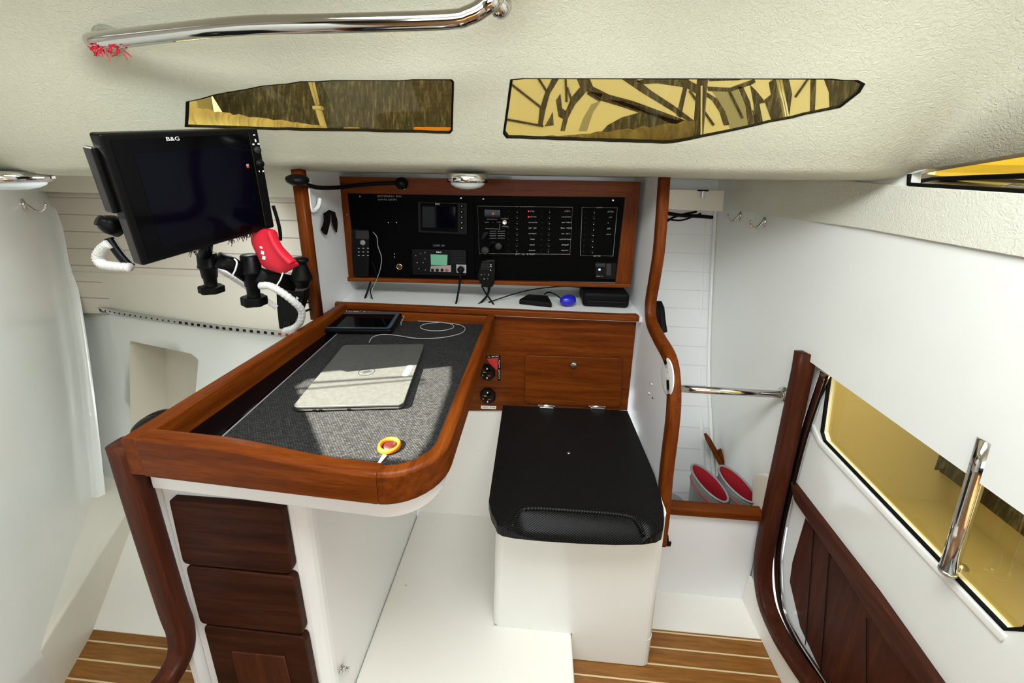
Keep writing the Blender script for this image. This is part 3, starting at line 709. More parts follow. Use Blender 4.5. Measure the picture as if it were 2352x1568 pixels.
# battery switches on the backboard
def oct_switch(px, py, r, label):
    c = ony(px, py, YB); t = thing('battery_switch', label, 'switch', axis(c, (0, -1, 0)), 'battery switches by the chart table')
    R8 = Matrix.Rotation(math.pi/8, 4, 'Z')
    bm = nb(); lathe(bm, [(r, 0), (r, .010), (r*.86, .016), (0, .016)], R8, 8, 1, 1.06)
    obj('body', bm, 'black', t, local=True)
    obj('key', box(nb(), Vector((0, 0, .021)), (r*.35, r*1.1, .010), Matrix.Rotation(-.7, 3, 'Z')), 'black', t, local=True, bev=.002)
    # local x of axis() may be mirrored: marks are symmetric
    X_ = MW[t].to_3x3() @ Vector((1, 0, 0)); s = 1 if X_.x > 0 else -1; Y_ = MW[t].to_3x3() @ Vector((0, 1, 0)); sy = 1 if Y_.z > 0 else -1
    for y in (.62, -.62): obj('dial_mark', box(nb(), Vector((0, y*r, .0165)), (r*.14, r*.2, .001)), 'white_ink', t, local=True)
    obj('dial_mark', flat([Vector((s*-.62*r, sy*-.16*r, .0163)), Vector((s*-.30*r, sy*-.36*r, .0163)), Vector((s*-.42*r, sy*-.52*r, .0163))], (0, 0, .001)), 'yellow', t, local=True)
    obj('dial_mark', box(nb(), Vector((s*.2*r, sy*-.30*r, .0165)), (r*.5, r*.14, .001)), 'red_ink', t, local=True)
    obj('dial_mark', box(nb(), Vector((0, sy*.15*r, .0165)), (r*.9, r*.07, .001)), 'yellow', t, local=True)
    return t
oct_switch(1120, 853, .034, 'octagonal black battery switch, upper one with red backing')
oct_switch(1121, 907, .034, 'octagonal black battery switch, lower one above a white label')
def plate(name, px, y, th, m, label, cat, group=None):
    return tag(obj(name, prism(nb(), [ony(*p, y) for p in px], Vector((0, -th, 0))), m), label, cat, group)
plate('warning_plate', [(1118, 821), (1146, 819), (1144, 850), (1130, 845)], YB, .0012, 'red_ink', 'red triangular backing plate behind the upper battery switch', 'plate')
def dashes(bm, p0, p1, h, y, n, th=.0005, fill=.7, seed=0):   # illegible printed lettering: a row of letter-sized strokes
    rnd = random.Random(seed); a, b = ony(*p0, y), ony(*p1, y); d = (b-a)
    up = d.normalized().cross(Vector((0, 1, 0))) * -1
    for i in range(n):
        c = a+d*((i+.5)/n); w = d.length/n*fill*rnd.uniform(.7, 1.1)
        if rnd.random() < .1: continue
        R = Matrix((d.normalized(), Vector((0, 1, 0)), up)).transposed()
        for k in rnd.sample((-.42, -.05, .38), 2):
            box(bm, c+up*(h*k), (w, th, h*.24), R)
        box(bm, c+d.normalized()*w*rnd.choice((-.4, .4)), (w*.26, th, h), R)
    return bm
l_ = plate('label_strip', [(1117, 817), (1150, 815), (1150, 821), (1117, 823)], YB, .0014, 'black', 'black label strip above the upper battery switch', 'label')
obj('lettering', dashes(nb(), (1120, 820), (1146, 818), .004, YB-.0016, 9, seed=1), 'white_ink', l_)
l_ = plate('label_strip', [(1143, 823), (1150, 823), (1150, 874), (1143, 874)], YB, .0014, 'black', 'upright black label strip right of the upper battery switch', 'label')
obj('lettering', dashes(nb(), (1146.5, 870), (1146.5, 826), .004, YB-.0016, 12, seed=2), 'white_ink', l_)
l_ = plate('label_strip', [(1105, 931), (1140, 932), (1139, 939), (1105, 938)], YB, .0014, 'white_plastic', 'white label strip below the lower battery switch', 'label')
obj('lettering', dashes(nb(), (1108, 934.5), (1137, 935.5), .004, YB-.0016, 10, seed=3), 'black', l_)
# ---- right-hand locker: front, wooden lip, bin floor
t = thing('wet_locker', 'white locker front with a wooden lip in the right corner', 'locker', V(.61, 1.14, -1.5))
obj('front', bx(.424, .812, 1.14, 1.155, -1.5, -1.12), 'paint', t, bev=.002)
obj('lip', bx(.42, .816, 1.120, 1.160, -1.122, -1.090), 'mahogany_x', t, bev=.005, seg=3)
obj('bin_floor', bx(.424, .80, 1.155, 1.40, -1.46, -1.45), 'gel', t)
for q in (((1523, 1228), (1534, 1226), (1535, 1240), (1526, 1240)), ((1520, 1246), (1541, 1242), (1539, 1250), (1520, 1250))):
    obj('latch', prism(nb(), [ony(*p, 1.14) for p in q], Vector((0, -.008, 0))), 'black', t, bev=.001)

# ================================================================== THINGS ON THE DECKHEAD AND BULKHEADS
def onpl(px, py, o, n): d = ray(px, py); return EYE + d*((o-EYE).dot(n)/d.dot(n))
# grab rail across the top
rp = [ony(*p, .85) for p in ((222, 95), (350, 80), (560, 59), (760, 54), (1020, 46), (1075, 36), (1110, 17), (1140, -12))]
t = thing('hand_rail', 'long polished steel grab rail under the deckhead', 'hand rail', rp[3])
endp = ceil_pt(rp[0].x-.005, 36); 
hit = BVH.ray_cast(rp[0], Vector((-.25, .6, .25)).normalized())[0] or rp[0]+Vector((-.03, .06, .03))
obj('tube', tube(nb(), catmull([hit, rp[0].lerp(hit, .55), rp[0]] + rp[1:] + [rp[-1]+Vector((.03, .06, .10))], 8), 0.0175, 20), 'chrome', t, smooth=True)
dv = (rp[0]-hit).normalized()
obj('flange', lathe(nb(), [(.028, .001), (.028, .006), (.020, .013), (.016, .016), (0, .016)], axis(hit, dv)), 'chrome', t, smooth=True)
obj('flange', lathe(nb(), [(.022, 0), (.022, .012), (.012, .02), (0, .02)], axis(ony(1147, 12, .875), (.3, -.6, -.4)), 12), 'chrome', t, smooth=True)
bm = nb(); rnd = random.Random(3)
o_ = ony(232, 108, .84)
for i in range(46):
    c = o_ + Vector((rnd.uniform(-.026, .046), rnd.uniform(-.006, .012), rnd.uniform(-.012, .006)))
    d = Vector((rnd.uniform(-1, 1), rnd.uniform(-.6, .4), rnd.uniform(-1.2, .3)))*.012
    tube(bm, [c, c+d*.5+Vector((.002, 0, 0)), c+d], .0013, 4)
tube(bm, [o_+Vector((.02, .0, .003)), o_+Vector((.06, .004, .010)), o_+Vector((.095, .01, .016))], .003, 6)
tag(obj('frayed_lashing', bm, 'red'), 'frayed red cord tied round the left end of the grab rail', 'cord')
# dome lights
def dome(c, r, label, group='round dome lights under the deckhead'):
    t = thing('dome_light', label, 'ceiling light', axis(c, (0, 0, -1)), group)
    obj('bezel', lathe(nb(), [(r, 0), (r, .020), (r*.96, .025), (r*.86, .027), (r*.84, .022)], None, 40), 'chrome', t, local=True, smooth=True)
    obj('lens', lathe(nb(), [(r*.85, .022), (r*.78, .033), (r*.6, .041), (r*.3, .046), (0, .047)], None, 40), 'lens', t, local=True, smooth=True)
    for a in (.4, 2.5, 4.6): obj('clip', box(nb(), Vector((r*math.cos(a), r*math.sin(a), .014)), (.012, .012, .008), Matrix.Rotation(a, 3, 'Z')), 'chrome', t, local=True, bev=.001)
    return t
dome(ony(1074, 398, 1.24)+Vector((0, 0, -.002)), .066, 'round chrome dome light above the instrument panel')
dome(ony(20, 394, .92)+Vector((0, 0, .001)), .074, 'round chrome dome light at the left edge above the coat hook')
t = thing('courtesy_light', 'tiny recessed deckhead light right of the big monitor', 'ceiling light', axis(ony(620, 383, 1.2), (0, 0, -1)))
obj('bezel', lathe(nb(), [(.022, -.004), (.022, .002), (.016, .004), (0, .004)]), 'chrome', t, local=True, smooth=True)
obj('glass', lathe(nb(), [(.012, .003), (.010, .006), (0, .007)]), 'screen', t, local=True, smooth=True)
# coat hooks
def hook(c, n, s, label, m='chrome', group='steel coat hooks'):
    n = Vector(n).normalized(); t = thing('coat_hook', label, 'hook', frame(c, n.cross(Vector((0, 0, 1))), Vector((0, 0, 1))), group)
    # local: x along wall, y up, z = out of the wall
    zs = 1 if (MW[t].to_3x3() @ Vector((0, 0, 1))).dot(n) > 0 else -1
    obj('backplate', lathe(nb(), [(.013*s, 0), (.013*s, zs*.003*s), (.008*s, zs*.007*s), (0, zs*.008*s)], None, 20, .8, 1.5), m, t, local=True, smooth=True)
    P = [(0, .004, .004), (0, -.008, .012), (0, -.020, .022), (0, -.022, .036), (0, -.012, .046), (0, -.002, .049)]
    obj('prong', tube(nb(), [Vector((x*s, y*s, zs*z*s)) for x, y, z in P], .0046*s, 10, sm=5, scale=None), m, t, local=True, smooth=True)
    obj('prong_tip', lathe(nb(), [(0, -.006*s), (.0058*s, -.002*s), (.0062*s, .002*s), (0, .006*s)], Matrix.Translation((0, 0, zs*.049*s)), 12), m, t, local=True, smooth=True)
    return t
hook(onx(1700, 496, XW), (-1, 0, 0), 1.0, 'chrome coat hook on right bulkhead, nearer to the wooden post')
hook(onx(1756, 510, XW), (-1, 0, 0), 1.0, 'chrome coat hook on right bulkhead, farther from the wooden post')
hook(onlw(52, 470), (Bd.y, -Bd.x, 0), 1.15, 'dark steel coat hook below the left valance board')
def valance_box():
    t = thing('valance_box', 'cream valance box high in the right corner above black cables', 'valance', ony(1600, 470, 1.72))
    pts = [ony(*p, 1.72) for p in ((1526, 434), (1665, 437), (1661, 486), (1527, 480))]
    obj('board', prism(nb(), pts, Vector((0, .02, 0))), 'gel_warm', t, bev=.003)
    q = ony(1613, 444, 1.72)
    obj('latch', box(nb(), q+Vector((0, -.008, -.004)), (.014, .016, .03)), 'brushed', t, bev=.002)
    obj('latch_plate', box(nb(), q+Vector((.0, -.004, .012)), (.044, .008, .006)), 'black', t, bev=.001)
valance_box()
for i, (P, r) in enumerate(((((1526, 488), (1560, 494), (1600, 496), (1637, 499)), .008), (((1526, 512), (1545, 500), (1570, 492), (1600, 486)), .005), (((1526, 502), (1560, 506), (1585, 500), (1610, 490)), .004))):
    tag(obj('black_cable', tube(nb(), [ony(*p, 1.76+.012*i) for p in P], r, 8, sm=5), 'rubber', smooth=True),
        ('thick straight black cable under the right valance box', 'black cable bending up behind the right valance box', 'thin black cable sagging below the right valance box')[i], 'cable', 'cables under the right valance box')
bq_ = [onx(*p, .80) for p in ((1727, 1097), (1736, 1087), (1752, 1086), (1768, 1092), (1757, 1195), (1724, 1195))]
tag(obj('corner_moulding', prism(nb(), bq_, Vector((.019, 0, 0))), 'gel_warm', bev=.008, seg=3), 'cream rounded moulding on the bulkhead right of the boots', 'moulding')
# towel rail from the post to the bulkhead
a_, b_ = onx(1540, 901, .40), onx(1800, 906, XW-.004)
a_ = Vector((.43, b_.y+.01, b_.z-.004))
t = thing('towel_rail', 'horizontal polished steel rail between wooden post and right bulkhead', 'rail', b_)
obj('tube', tube(nb(), [a_, b_+Vector((-.002, 0, 0))], .0118, 20), 'chrome', t, smooth=True)
obj('flange', lathe(nb(), [(.026, 0), (.026, .003), (.018, .010), (.013, .014), (0, .014)], axis(b_+Vector((.003, 0, 0)), (-1, 0, 0))), 'chrome', t, smooth=True)
for a in (.5, 2.6, 4.7): obj('screw', lathe(nb(), [(.004, 0), (.003, .002), (0, .003)], axis(b_+Vector((-.004, .021*math.cos(a), .021*math.sin(a))), (-1, 0, 0)), 8), 'brushed', t)
# round white vent disc and screws on the right partition
q = onx(1531, 862, .3985)
tag(obj('vent_disc', lathe(nb(), [(.055, 0), (.055, .002), (.050, .003), (0, .003)], axis(V(.4, 1.072, q.z-ZC), (-1, 0, 0)), 40), 'white_plastic', smooth=True), 'round cream vent disc half hidden behind the wooden post', 'vent')
for i, p in enumerate(((1497, 882), (1491, 903), (1500, 914))):
    tag(obj('screw', lathe(nb(), [(.0045 if i < 2 else .003, 0), (.004 if i < 2 else .002, .003), (0, .0035)], axis(onx(*p, .3995), (-1, 0, 0)), 12), 'black' if i == 2 else 'brushed'),
        ('topmost of three small screws on the right partition', 'middle of three small screws on the right partition', 'lowest and smallest of three screws on the right partition')[i], 'screw', 'screws in the right partition')
# black mesh bag hanging behind the post
bg = [onx(*p, .445) for p in ((1508, 690), (1514, 705), (1517, 735), (1521, 762), (1512, 765), (1500, 740), (1500, 700))]
tag(obj('mesh_bag', prism(nb(), bg, Vector((.02, 0, 0))), 'rubber', bev=.004), 'black mesh bag peeking out behind the bent wooden post', 'bag')
# white plastic hook and hair tuft on the aft partition
def paft(px, py):                                           # inner face of the aft partition, which is kinked at Y = 1.36
    o, n = V(-.784, 1.36, 0), Vector((.42, .055, 0)).normalized(); p = onpl(px, py, o, n)
    return p if p.y > 1.36 else onx(px, py, -.784)
wp = [paft(*p)+Vector((.006, 0, 0)) for p in ((704, 432), (705, 455), (709, 478), (716, 484), (727, 474), (731, 456))]
tag(obj('cable_hook', tube(nb(), wp, .007, 10, sm=6), 'white_plastic', smooth=True), 'white plastic J hook stuck on the partition beside the lamp', 'hook')
bm = nb(); rnd = random.Random(11)
for side in (0, 1):
    for i in range(110):
        u = i/109
        a = paft(lerp(742, 755, u) if side == 0 else lerp(753, 767, u), lerp(490, 482, u) if side == 0 else lerp(482, 487, u))
        b = paft(lerp(737, 747, u)+rnd.uniform(-1.5, 1.5) if side == 0 else lerp(763, 771, u)+rnd.uniform(-1.5, 1.5), (lerp(528, 537, u) if side == 0 else lerp(512, 532, u))+rnd.uniform(-4, 3))
        m_ = a.lerp(b, .5)+Vector((.010, -.002, 0)); tube(bm, [a+Vector((.003, 0, 0)), m_, b+Vector((.003, 0, 0))], .0021, 4, sm=3)
tag(obj('hair_tuft', bm, 'hair'), 'dark brown two-tailed hair tuft on the partition left of the panel', 'ornament')
# ================================================================== INSTRUMENT BOARD
YI = 1.56
def B(px, py, o=0): return ony(px, py, YI-o)
def Bq(pts, o, th, bm=None): return prism(bm or nb(), [B(*p, o) for p in pts], Vector((0, -th, 0)))
def Bdisc(px, py, r, o, prof, n=24): return lathe(nb(), [(r*a, h) for a, h in prof], axis(B(px, py, o), (0, -1, 0)), n)
board = thing('instrument_board', 'mahogany framed board with black instrument panels above the shelf', 'panel', B(1120, 655))
tr = [(766, 405), (1470, 417), (1447, 655), (790, 638)]
pf = [(798, 443), (1436, 452), (1414, 649), (821, 638)]
fr_t = [tr[0], tr[1], pf[1], pf[0]]
obj('backing', Bq(tr, 0, .012), 'mahogany_x', board)
obj('frame_top', Bq([tr[0], tr[1], (pf[1][0], pf[1][1]), pf[0]], .012, .004), 'mahogany_x', board)
obj('frame_side', Bq([tr[0], pf[0], pf[3], tr[3]], .012, .004), 'mahogany_z', board)
obj('frame_side', Bq([tr[1], tr[2], pf[2], pf[1]], .012, .004), 'mahogany_z', board)
obj('frame_lip', prism(nb(), [B(*p, .030) for p in ((788, 637), (1449, 652), (1447, 662), (791, 646))], Vector((0, .03, 0))), 'mahogany_x', board, bev=.004)
obj('edge_strip', Bq([(822, 637), (1413, 648), (1412, 650.5), (822, 639.5)], .0125, .006), 'brushed', board)
O1 = .0125
pl1 = obj('panel_left', Bq([(799, 444), (1088, 449), (1092, 642), (821, 637)], O1, .002), 'black_satin', board)
pl2 = obj('panel_right', Bq([(1087, 449), (1435, 453), (1413, 647), (1091, 642)], O1, .002), 'black_satin', board)
O2 = .0146
for p, par in (((827, 451), pl1), ((1059, 455), pl1), ((1110, 457), pl2), ((1408, 460), pl2)):
    obj('screw', Bdisc(*p, .0042, O2, [(1, 0), (.8, .0015), (0, .002)], 10), 'chrome', par)
wr_ = dashes(nb(), (866, 450.5), (922, 451), .0062, YI-O2, 18, seed=5)
dashes(wr_, (868, 458), (912, 458.5), .0056, YI-O2, 13, seed=6); obj('lettering', wr_, 'dim_ink', pl1)
for p in ((892, 511), (911, 511), (906, 583), (906, 590)): obj('rivet', Bdisc(*p, .0018, O2, [(1, 0), (0, .001)], 8), 'white_ink', pl1)
obj('frame_pin', Bdisc(768, 410, .003, .016, [(1, 0), (0, .001)], 8), 'brushed', board); obj('frame_pin', Bdisc(797, 493, .002, .016, [(1, 0), (0, .001)], 8), 'white_ink', board)
def label_text(s, px, py, size, o, m, par, sx=1.0, nm='logo', rot=0):
    mtx = Matrix.Translation(B(px, py, o)) @ Matrix.Rotation(math.pi/2, 4, 'X') @ Matrix.Rotation(rot, 4, 'Z')
    return obj(nm, text_bm(s, size, mtx, sx=sx), m, par)
# small chart display
t = thing('chart_display', 'small black display with a button column on the instrument board', 'display', B(1017, 537))
obj('housing', prism(nb(), roundpoly([B(*p, O2) for p in ((961, 462), (1074, 465), (1074, 538), (962, 533))], .004), Vector((0, -.012, 0))), 'black', t, bev=.002)
obj('bezel', Bq([(966, 466), (1052, 468), (1051, 533), (967, 529)], .0266, .002), 'black_satin', t)
obj('screen', Bq([(970, 474), (1046, 475), (1045, 524), (970, 522)], .0287, .0006), 'screen', t)
label_text('B&G', 1005, 468.6, .0085, .0288, 'white_ink', t, 1.15)
for i, y in enumerate((474, 487, 499, 512, 524)):
    b_k = obj('button', Bdisc(1061, y, .0075, .0266, [(1, 0), (.9, .003), (0, .0035)], 16), 'rubber', t, smooth=True)
    obj('button_mark', Bdisc(1060.5, y-.5, .0024, .0302, [(1, 0), (0, .0006)], 8), 'white_ink', b_k)
# radio telephone handset in its cradle
t = thing('radio_handset', 'black telephone handset with grey screen at the left of the board', 'handset', B(832, 632))
obj('body', prism(nb(), roundpoly([B(*p, O2) for p in ((813, 524), (851, 525), (853, 575), (851, 633), (817, 632), (813, 580))], .006), Vector((0, -.022, 0))), 'black', t, bev=.004, seg=3)
obj('screen', Bq([(817, 529), (847, 530), (848, 549), (817.5, 548)], .0366, .0008), 'dark_grey', t)
obj('key_pad', Bdisc(833, 557, .012, .0366, [(1, 0), (.8, .002), (0, .0025)], 20), 'grey', t, smooth=True)
for r_ in range(3):
    for c_ in range(3): 
        q = B(824+10.5*c_, 570+8.3*r_, .037)
        obj('key', box(nb(), q, (.0075, .0012, .0035)), 'dim_ink', t)
# VHF radio
t = thing('vhf_radio', 'black marine radio with green screen and silver key strip', 'radio', B(1010, 632))
obj('housing', prism(nb(), roundpoly([B(*p, O2) for p in ((948, 570), (1073, 573), (1073, 632), (950, 629))], .005), Vector((0, -.016, 0))), 'black', t, bev=.003)
obj('screen', Bq([(989, 584), (1028, 585), (1027, 609), (990, 608)], .0308, .0008), 'lcd', t)
label_text('B&G', 1008, 579, .0088, .0310, 'white_ink', t, 1.3)
obj('key_strip', Bq([(990, 610), (1036, 609), (1036, 624), (988, 623)], .0308, .002), 'brushed', t)
for i in range(4): obj('key', Bdisc(993.5+11*i, 620, .0068, .0328, [(1, 0), (.9, .003), (0, .004)], 16), 'black' if i < 3 else 'red_ink', t, smooth=True)
for i, (x, y) in enumerate(((955, 587), (966, 582), (976, 580), (976, 594), (958, 603), (972, 603), (962, 617), (977, 620))):
    obj('key', Bdisc(x, y, .004, .0308, [(1, 0), (.8, .0015), (0, .002)], 10), 'dark_grey', t)
    obj('key_mark', box(nb(), B(x, y, .0335), (.0035, .0008, .002), Matrix.Rotation(i*.7, 3, 'Y')), 'dim_ink', t)
bm = nb()
for r_ in range(7):
    for c_ in range(8): box(bm, B(1039+3.9*c_, 579+3.9*r_, .0312), (.0055, .0008, .0013), Matrix.Rotation(.6, 3, 'Y'))
obj('speaker_grille', bm, 'dark_grey', t)
obj('socket_plate', Bq([(1048, 607), (1071, 608), (1071, 627), (1049, 626)], .0308, .001), 'brushed', t)
obj('plug', Bdisc(1059, 618, .014, .0315, [(1, 0), (1, .012), (.7, .02), (0, .021)], 20), 'rubber', t, smooth=True)
lb_ = tag(obj('label_strip', Bq([(993, 560), (1023, 561), (1023, 567), (993, 566.5)], O2, .0012), 'black'), 'small black label strip above the marine radio', 'label')
obj('lettering', dashes(nb(), (996, 563.5), (1021, 564), .0045, YI-O2-.0014, 7, seed=9), 'dim_ink', lb_)
t = thing('key_switch', 'round key switch with brass ring on the left panel', 'switch', axis(B(918, 612, O2), (0, -1, 0)))
obj('ring', lathe(nb(), [(.0135, 0), (.0135, .004), (.011, .006), (.0095, .004), (.0095, 0)], None, 24), 'brass', t, local=True, smooth=True)
obj('button', lathe(nb(), [(.0092, 0), (.008, .004), (0, .0055)], None, 20), 'maroon', t, local=True, smooth=True)
# breaker panels
def breaker_panel(px, rows_y, cols, label, lineseed, extra):
    t = thing('breaker_panel', label, 'switch panel', B((px[0][0]+px[1][0])/2, px[2][1]), 'breaker panels')
    cx = sum(p[0] for p in px)/4; cy = sum(p[1] for p in px)/4
    big = [(p[0]+(6 if p[0] > cx else -6), p[1]+(6 if p[1] > cy else -6)) for p in px]
    obj('plate', Bq(big, O2, .003), 'black_satin', t, bev=.001)
    ln = nb(); L_ = [B(*p, O2+.0034) for p in px]
    tube(ln, L_, .0009, 5, closed=True)
    obj('border_line', ln, 'dim_ink', t)
    hd = dashes(nb(), (lerp(px[0][0], px[1][0], .40), lerp(px[0][1], px[1][1], .5)), (lerp(px[0][0], px[1][0], .60), lerp(px[0][1], px[1][1], .5)), .004, YI-O2-.0035, 12, seed=lineseed)
    dashes(hd, (lerp(px[3][0], px[2][0], .40), px[2][1]-.5), (lerp(px[3][0], px[2][0], .62), px[2][1]-.5), .006, YI-O2-.0035, 9, seed=lineseed+1)
    obj('lettering', hd, 'dim_ink', t)
    for ci, (c0, c1, lx0, lx1, lw_) in enumerate(cols):
        for i in range(8):
            f = i/7; y = lerp(rows_y[0], rows_y[1], f); x = lerp(c0, c1, f)
            s = obj('breaker_switch', Bdisc(x, y, .0085, O2+.003, [(1, 0), (.85, .003), (0, .003)], 14), 'rubber', t)
            P = B(x, y, O2+.006)
            obj('toggle', tube(nb(), [P, P+Vector((.001, -.012, -.004))], .0028, 8, scale=[.8, 1.2]), 'black', s, smooth=True)
            obj('toggle_tip', lathe(nb(), [(.0016, 0), (0, .001)], axis(P+Vector((.001, -.0122, -.0035)), (0, -1, .2)), 8), 'white_ink', s)
            obj('breaker_guard', Bdisc(x-19+3*ci, y, .0048, O2+.003, [(1, 0), (.8, .003), (0, .003)], 10), 'rubber', s)
            rn = random.Random(lineseed*40+ci*9+i); w = lw_*rn.uniform(.5, 1.1)
            lx = lerp(lx0, lx1, f)
            if not (extra == 'small' and i > 4):
                bmk = dashes(nb(), (lx-w/2, y), (lx+w/2, y), .0034 if i % 3 else .005, YI-O2-.0034, max(3, int(w/3)), fill=1.0, seed=rn.randint(0, 999))
                obj('circuit_label', bmk, 'dim_ink', s)
    return t
bp = breaker_panel([(1097, 473), (1315, 476), (1309, 584), (1101, 582)], (485, 575), [(1188, 1187, 1224, 1222, 20), (1262, 1259, 1303, 1297, 26)], 'large black breaker panel with red digits and two switch columns', 21, 'big')
breaker_panel([(1337, 476), (1418, 477), (1408, 588), (1333, 586)], (486, 577), [(1364, 1359, 1402, 1394, 15)], 'small black breaker panel with one switch column at far right', 57, 'small')
for y in (485, 498): obj('red_lamp', Bdisc(1214, y, .003, O2+.003, [(1, 0), (.8, .002), (0, .003)], 10), 'led_red', bp)
obj('meter', Bq([(1113, 481), (1149, 482), (1149, 500), (1113, 499)], O2+.003, .002), 'screen', bp)
label_text('10', 1132, 491, .013, O2+.0054, 'led_red', bp, .9, 'meter_digits')
obj('selector_knob', Bdisc(1132, 510.5, .0085, O2+.003, [(1, 0), (.9, .012), (0, .013)], 18), 'black', bp, smooth=True)
bm = nb()
for a, b in (((1113, 510.5), (1123, 510)), ((1141, 510), (1150, 510)), ((1115, 524.5), (1148, 526)), ((1148, 526), (1148, 514)), ((1118, 503), (1142, 503.5))):
    tube(bm, [B(*a, O2+.0034), B(*b, O2+.0034)], .0009, 5)
for i in range(4):
    for x0, x1 in ((1125, 1140), (1143, 1160)): tube(bm, [B(x0, 531+5.2*i, O2+.0034), B(x1, 530.5+5.4*i, O2+.0034)], .0008, 5)
dashes(bm, (1151, 502), (1168, 502), .004, YI-O2-.0034, 6, seed=77); dashes(bm, (1151, 519), (1168, 521), .004, YI-O2-.0034, 6, seed=78)
obj('meter_lettering', bm, 'dim_ink', bp)
obj('test_button', Bdisc(1159, 510.5, .0095, O2+.003, [(1, 0), (1, .003), (.75, .004), (.6, .003), (0, .004)], 20), 'brushed', bp, smooth=True)
obj('lever_switch', prism(nb(), roundpoly([B(*p, O2+.003) for p in ((1106, 548), (1112, 532), (1122, 530), (1123, 535), (1112, 549))], .004), Vector((0, -.022, 0))), 'black', bp, bev=.003)
def jack(px, py, r, label):
    t = thing('power_plug', label, 'plug', axis(B(px, py, O2+.003), (0, -1, 0)), 'plugs on the breaker panel')
    obj('cap', lathe(nb(), [(r*.8, 0), (r, .01), (r, .034), (r*.92, .038), (r*.8, .038)], None, 24), 'rubber', t, local=True, smooth=True)
    obj('cap_face', lathe(nb(), [(r*.8, .0375), (r*.7, .0385), (0, .0385)], None, 24), 'dark_grey', t, local=True, smooth=True)
jack(1117, 572, .0185, 'larger round black plug cap at the panel corner, front one'); jack(1147, 562, .0165, 'smaller round black plug cap, the right one on the breaker panel')
tube_ = tag(obj('plug_cable', tube(nb(), [B(1122, 566, .03), B(1132, 556, .045), B(1142, 560, .035)], .007, 10, sm=5), 'rubber', smooth=True), 'short thick black cable joining the two plug caps', 'cable')
# fist microphone
t = thing('fist_microphone', 'black fist microphone with ribbed face hanging on the right panel', 'microphone', B(1120, 658, .03))
obj('body', prism(nb(), roundpoly([B(*p, .018) for p in ((1103, 612), (1109, 598), (1118, 592), (1140, 592), (1139, 630), (1134, 655), (1112, 655), (1098, 632))], .008), Vector((0, -.034, 0))), 'black', t, bev=.006, seg=3)
bm = nb()
for i in range(6): tube(bm, [B(1106-.4*i, 601+3.4*i, .0525), B(1124, 601+3.4*i, .0525)], .0012, 5)
obj('grille', bm, 'dark_grey', t)
obj('side_print', dashes(nb(), (1127, 606), (1127, 622), .006, YI-.0526, 4, seed=31), 'white_ink', t)
for x, y in ((1106, 631), (1113, 630), (1122, 631), (1112, 640), (1120, 640)): obj('key', Bdisc(x, y, .0042, .052, [(1, 0), (.8, .0015), (0, .002)], 10), 'dark_grey', t); 
for x, y in ((1105, 631), (1122, 631), (1112, 640.5)): obj('key_mark', Bdisc(x, y, .0014, .0542, [(1, 0), (0, .0006)], 6), 'white_ink', t)
obj('strain_relief', tube(nb(), [B(1124, 654, .034), B(1123, 668, .036)], .007, 10, scale=[1.1, .7]), 'rubber', t, smooth=True)
obj('cord', tube(nb(), [B(1123, 666, .036), B(1118, 680, .04), B(1105, 694, .06), B(1092, 704, .09)], .0045, 8, sm=6), 'rubber', t, smooth=True)
# power socket with blue lamp
t = thing('power_socket', 'black power socket with pale blue lamp at lower right of board', 'socket', B(1390, 642))
obj('plate', prism(nb(), roundpoly([B(*p, O2) for p in ((1367, 602), (1416, 604), (1413, 641), (1367, 639))], .004), Vector((0, -.004, 0))), 'black', t, bev=.001)
obj('flap', Bq([(1367, 604), (1390, 604.5), (1390, 612), (1367, 612)], .0186, .008), 'dark_grey', t, bev=.002)
obj('rocker', Bq([(1392, 605), (1404, 605), (1404, 633), (1392, 632)], .0186, .005), 'dark_grey', t, bev=.002)
obj('lamp', Bdisc(1377, 619, .0048, .0186, [(1, 0), (.8, .002), (0, .003)], 12), 'led_blue', t, smooth=True)
obj('lettering', dashes(nb(), (1370, 634), (1384, 634.5), .003, YI-.0188, 6, seed=41), 'white_ink', t)
# flexible reading lamp
t = thing('gooseneck_lamp', 'black gooseneck lamp bent left along the instrument board', 'lamp', B(925, 420, .012))
obj('base', lathe(nb(), [(.024, 0), (.024, .02), (.019, .032), (0, .034)], axis(B(925, 421, .012), (0, -1, 0))), 'black', t, smooth=True)
for p in ((920, 433), (929, 434)): obj('stud', Bdisc(*p, .003, .037, [(1, 0), (0, .002)], 8), 'chrome', t)
hp = ony(683, 412, 1.20)
neck = [B(918, 420, .03), B(880, 421, .05), ony(830, 424, 1.46), ony(780, 430, 1.38), ony(735, 431, 1.30), ony(705, 424, 1.24), hp+Vector((.02, 0, -.006))]
obj('neck', tube(nb(), neck, .0075, 12, sm=8), 'rubber', t, smooth=True)
hd = axis(hp, (.10, -.12, 1))
obj('head', lathe(nb(), [(0, -.020), (.018, -.018), (.030, -.010), (.034, -.004), (.034, .002), (.031, .008), (.018, .014), (0, .016)], hd, 28), 'black', t, smooth=True)
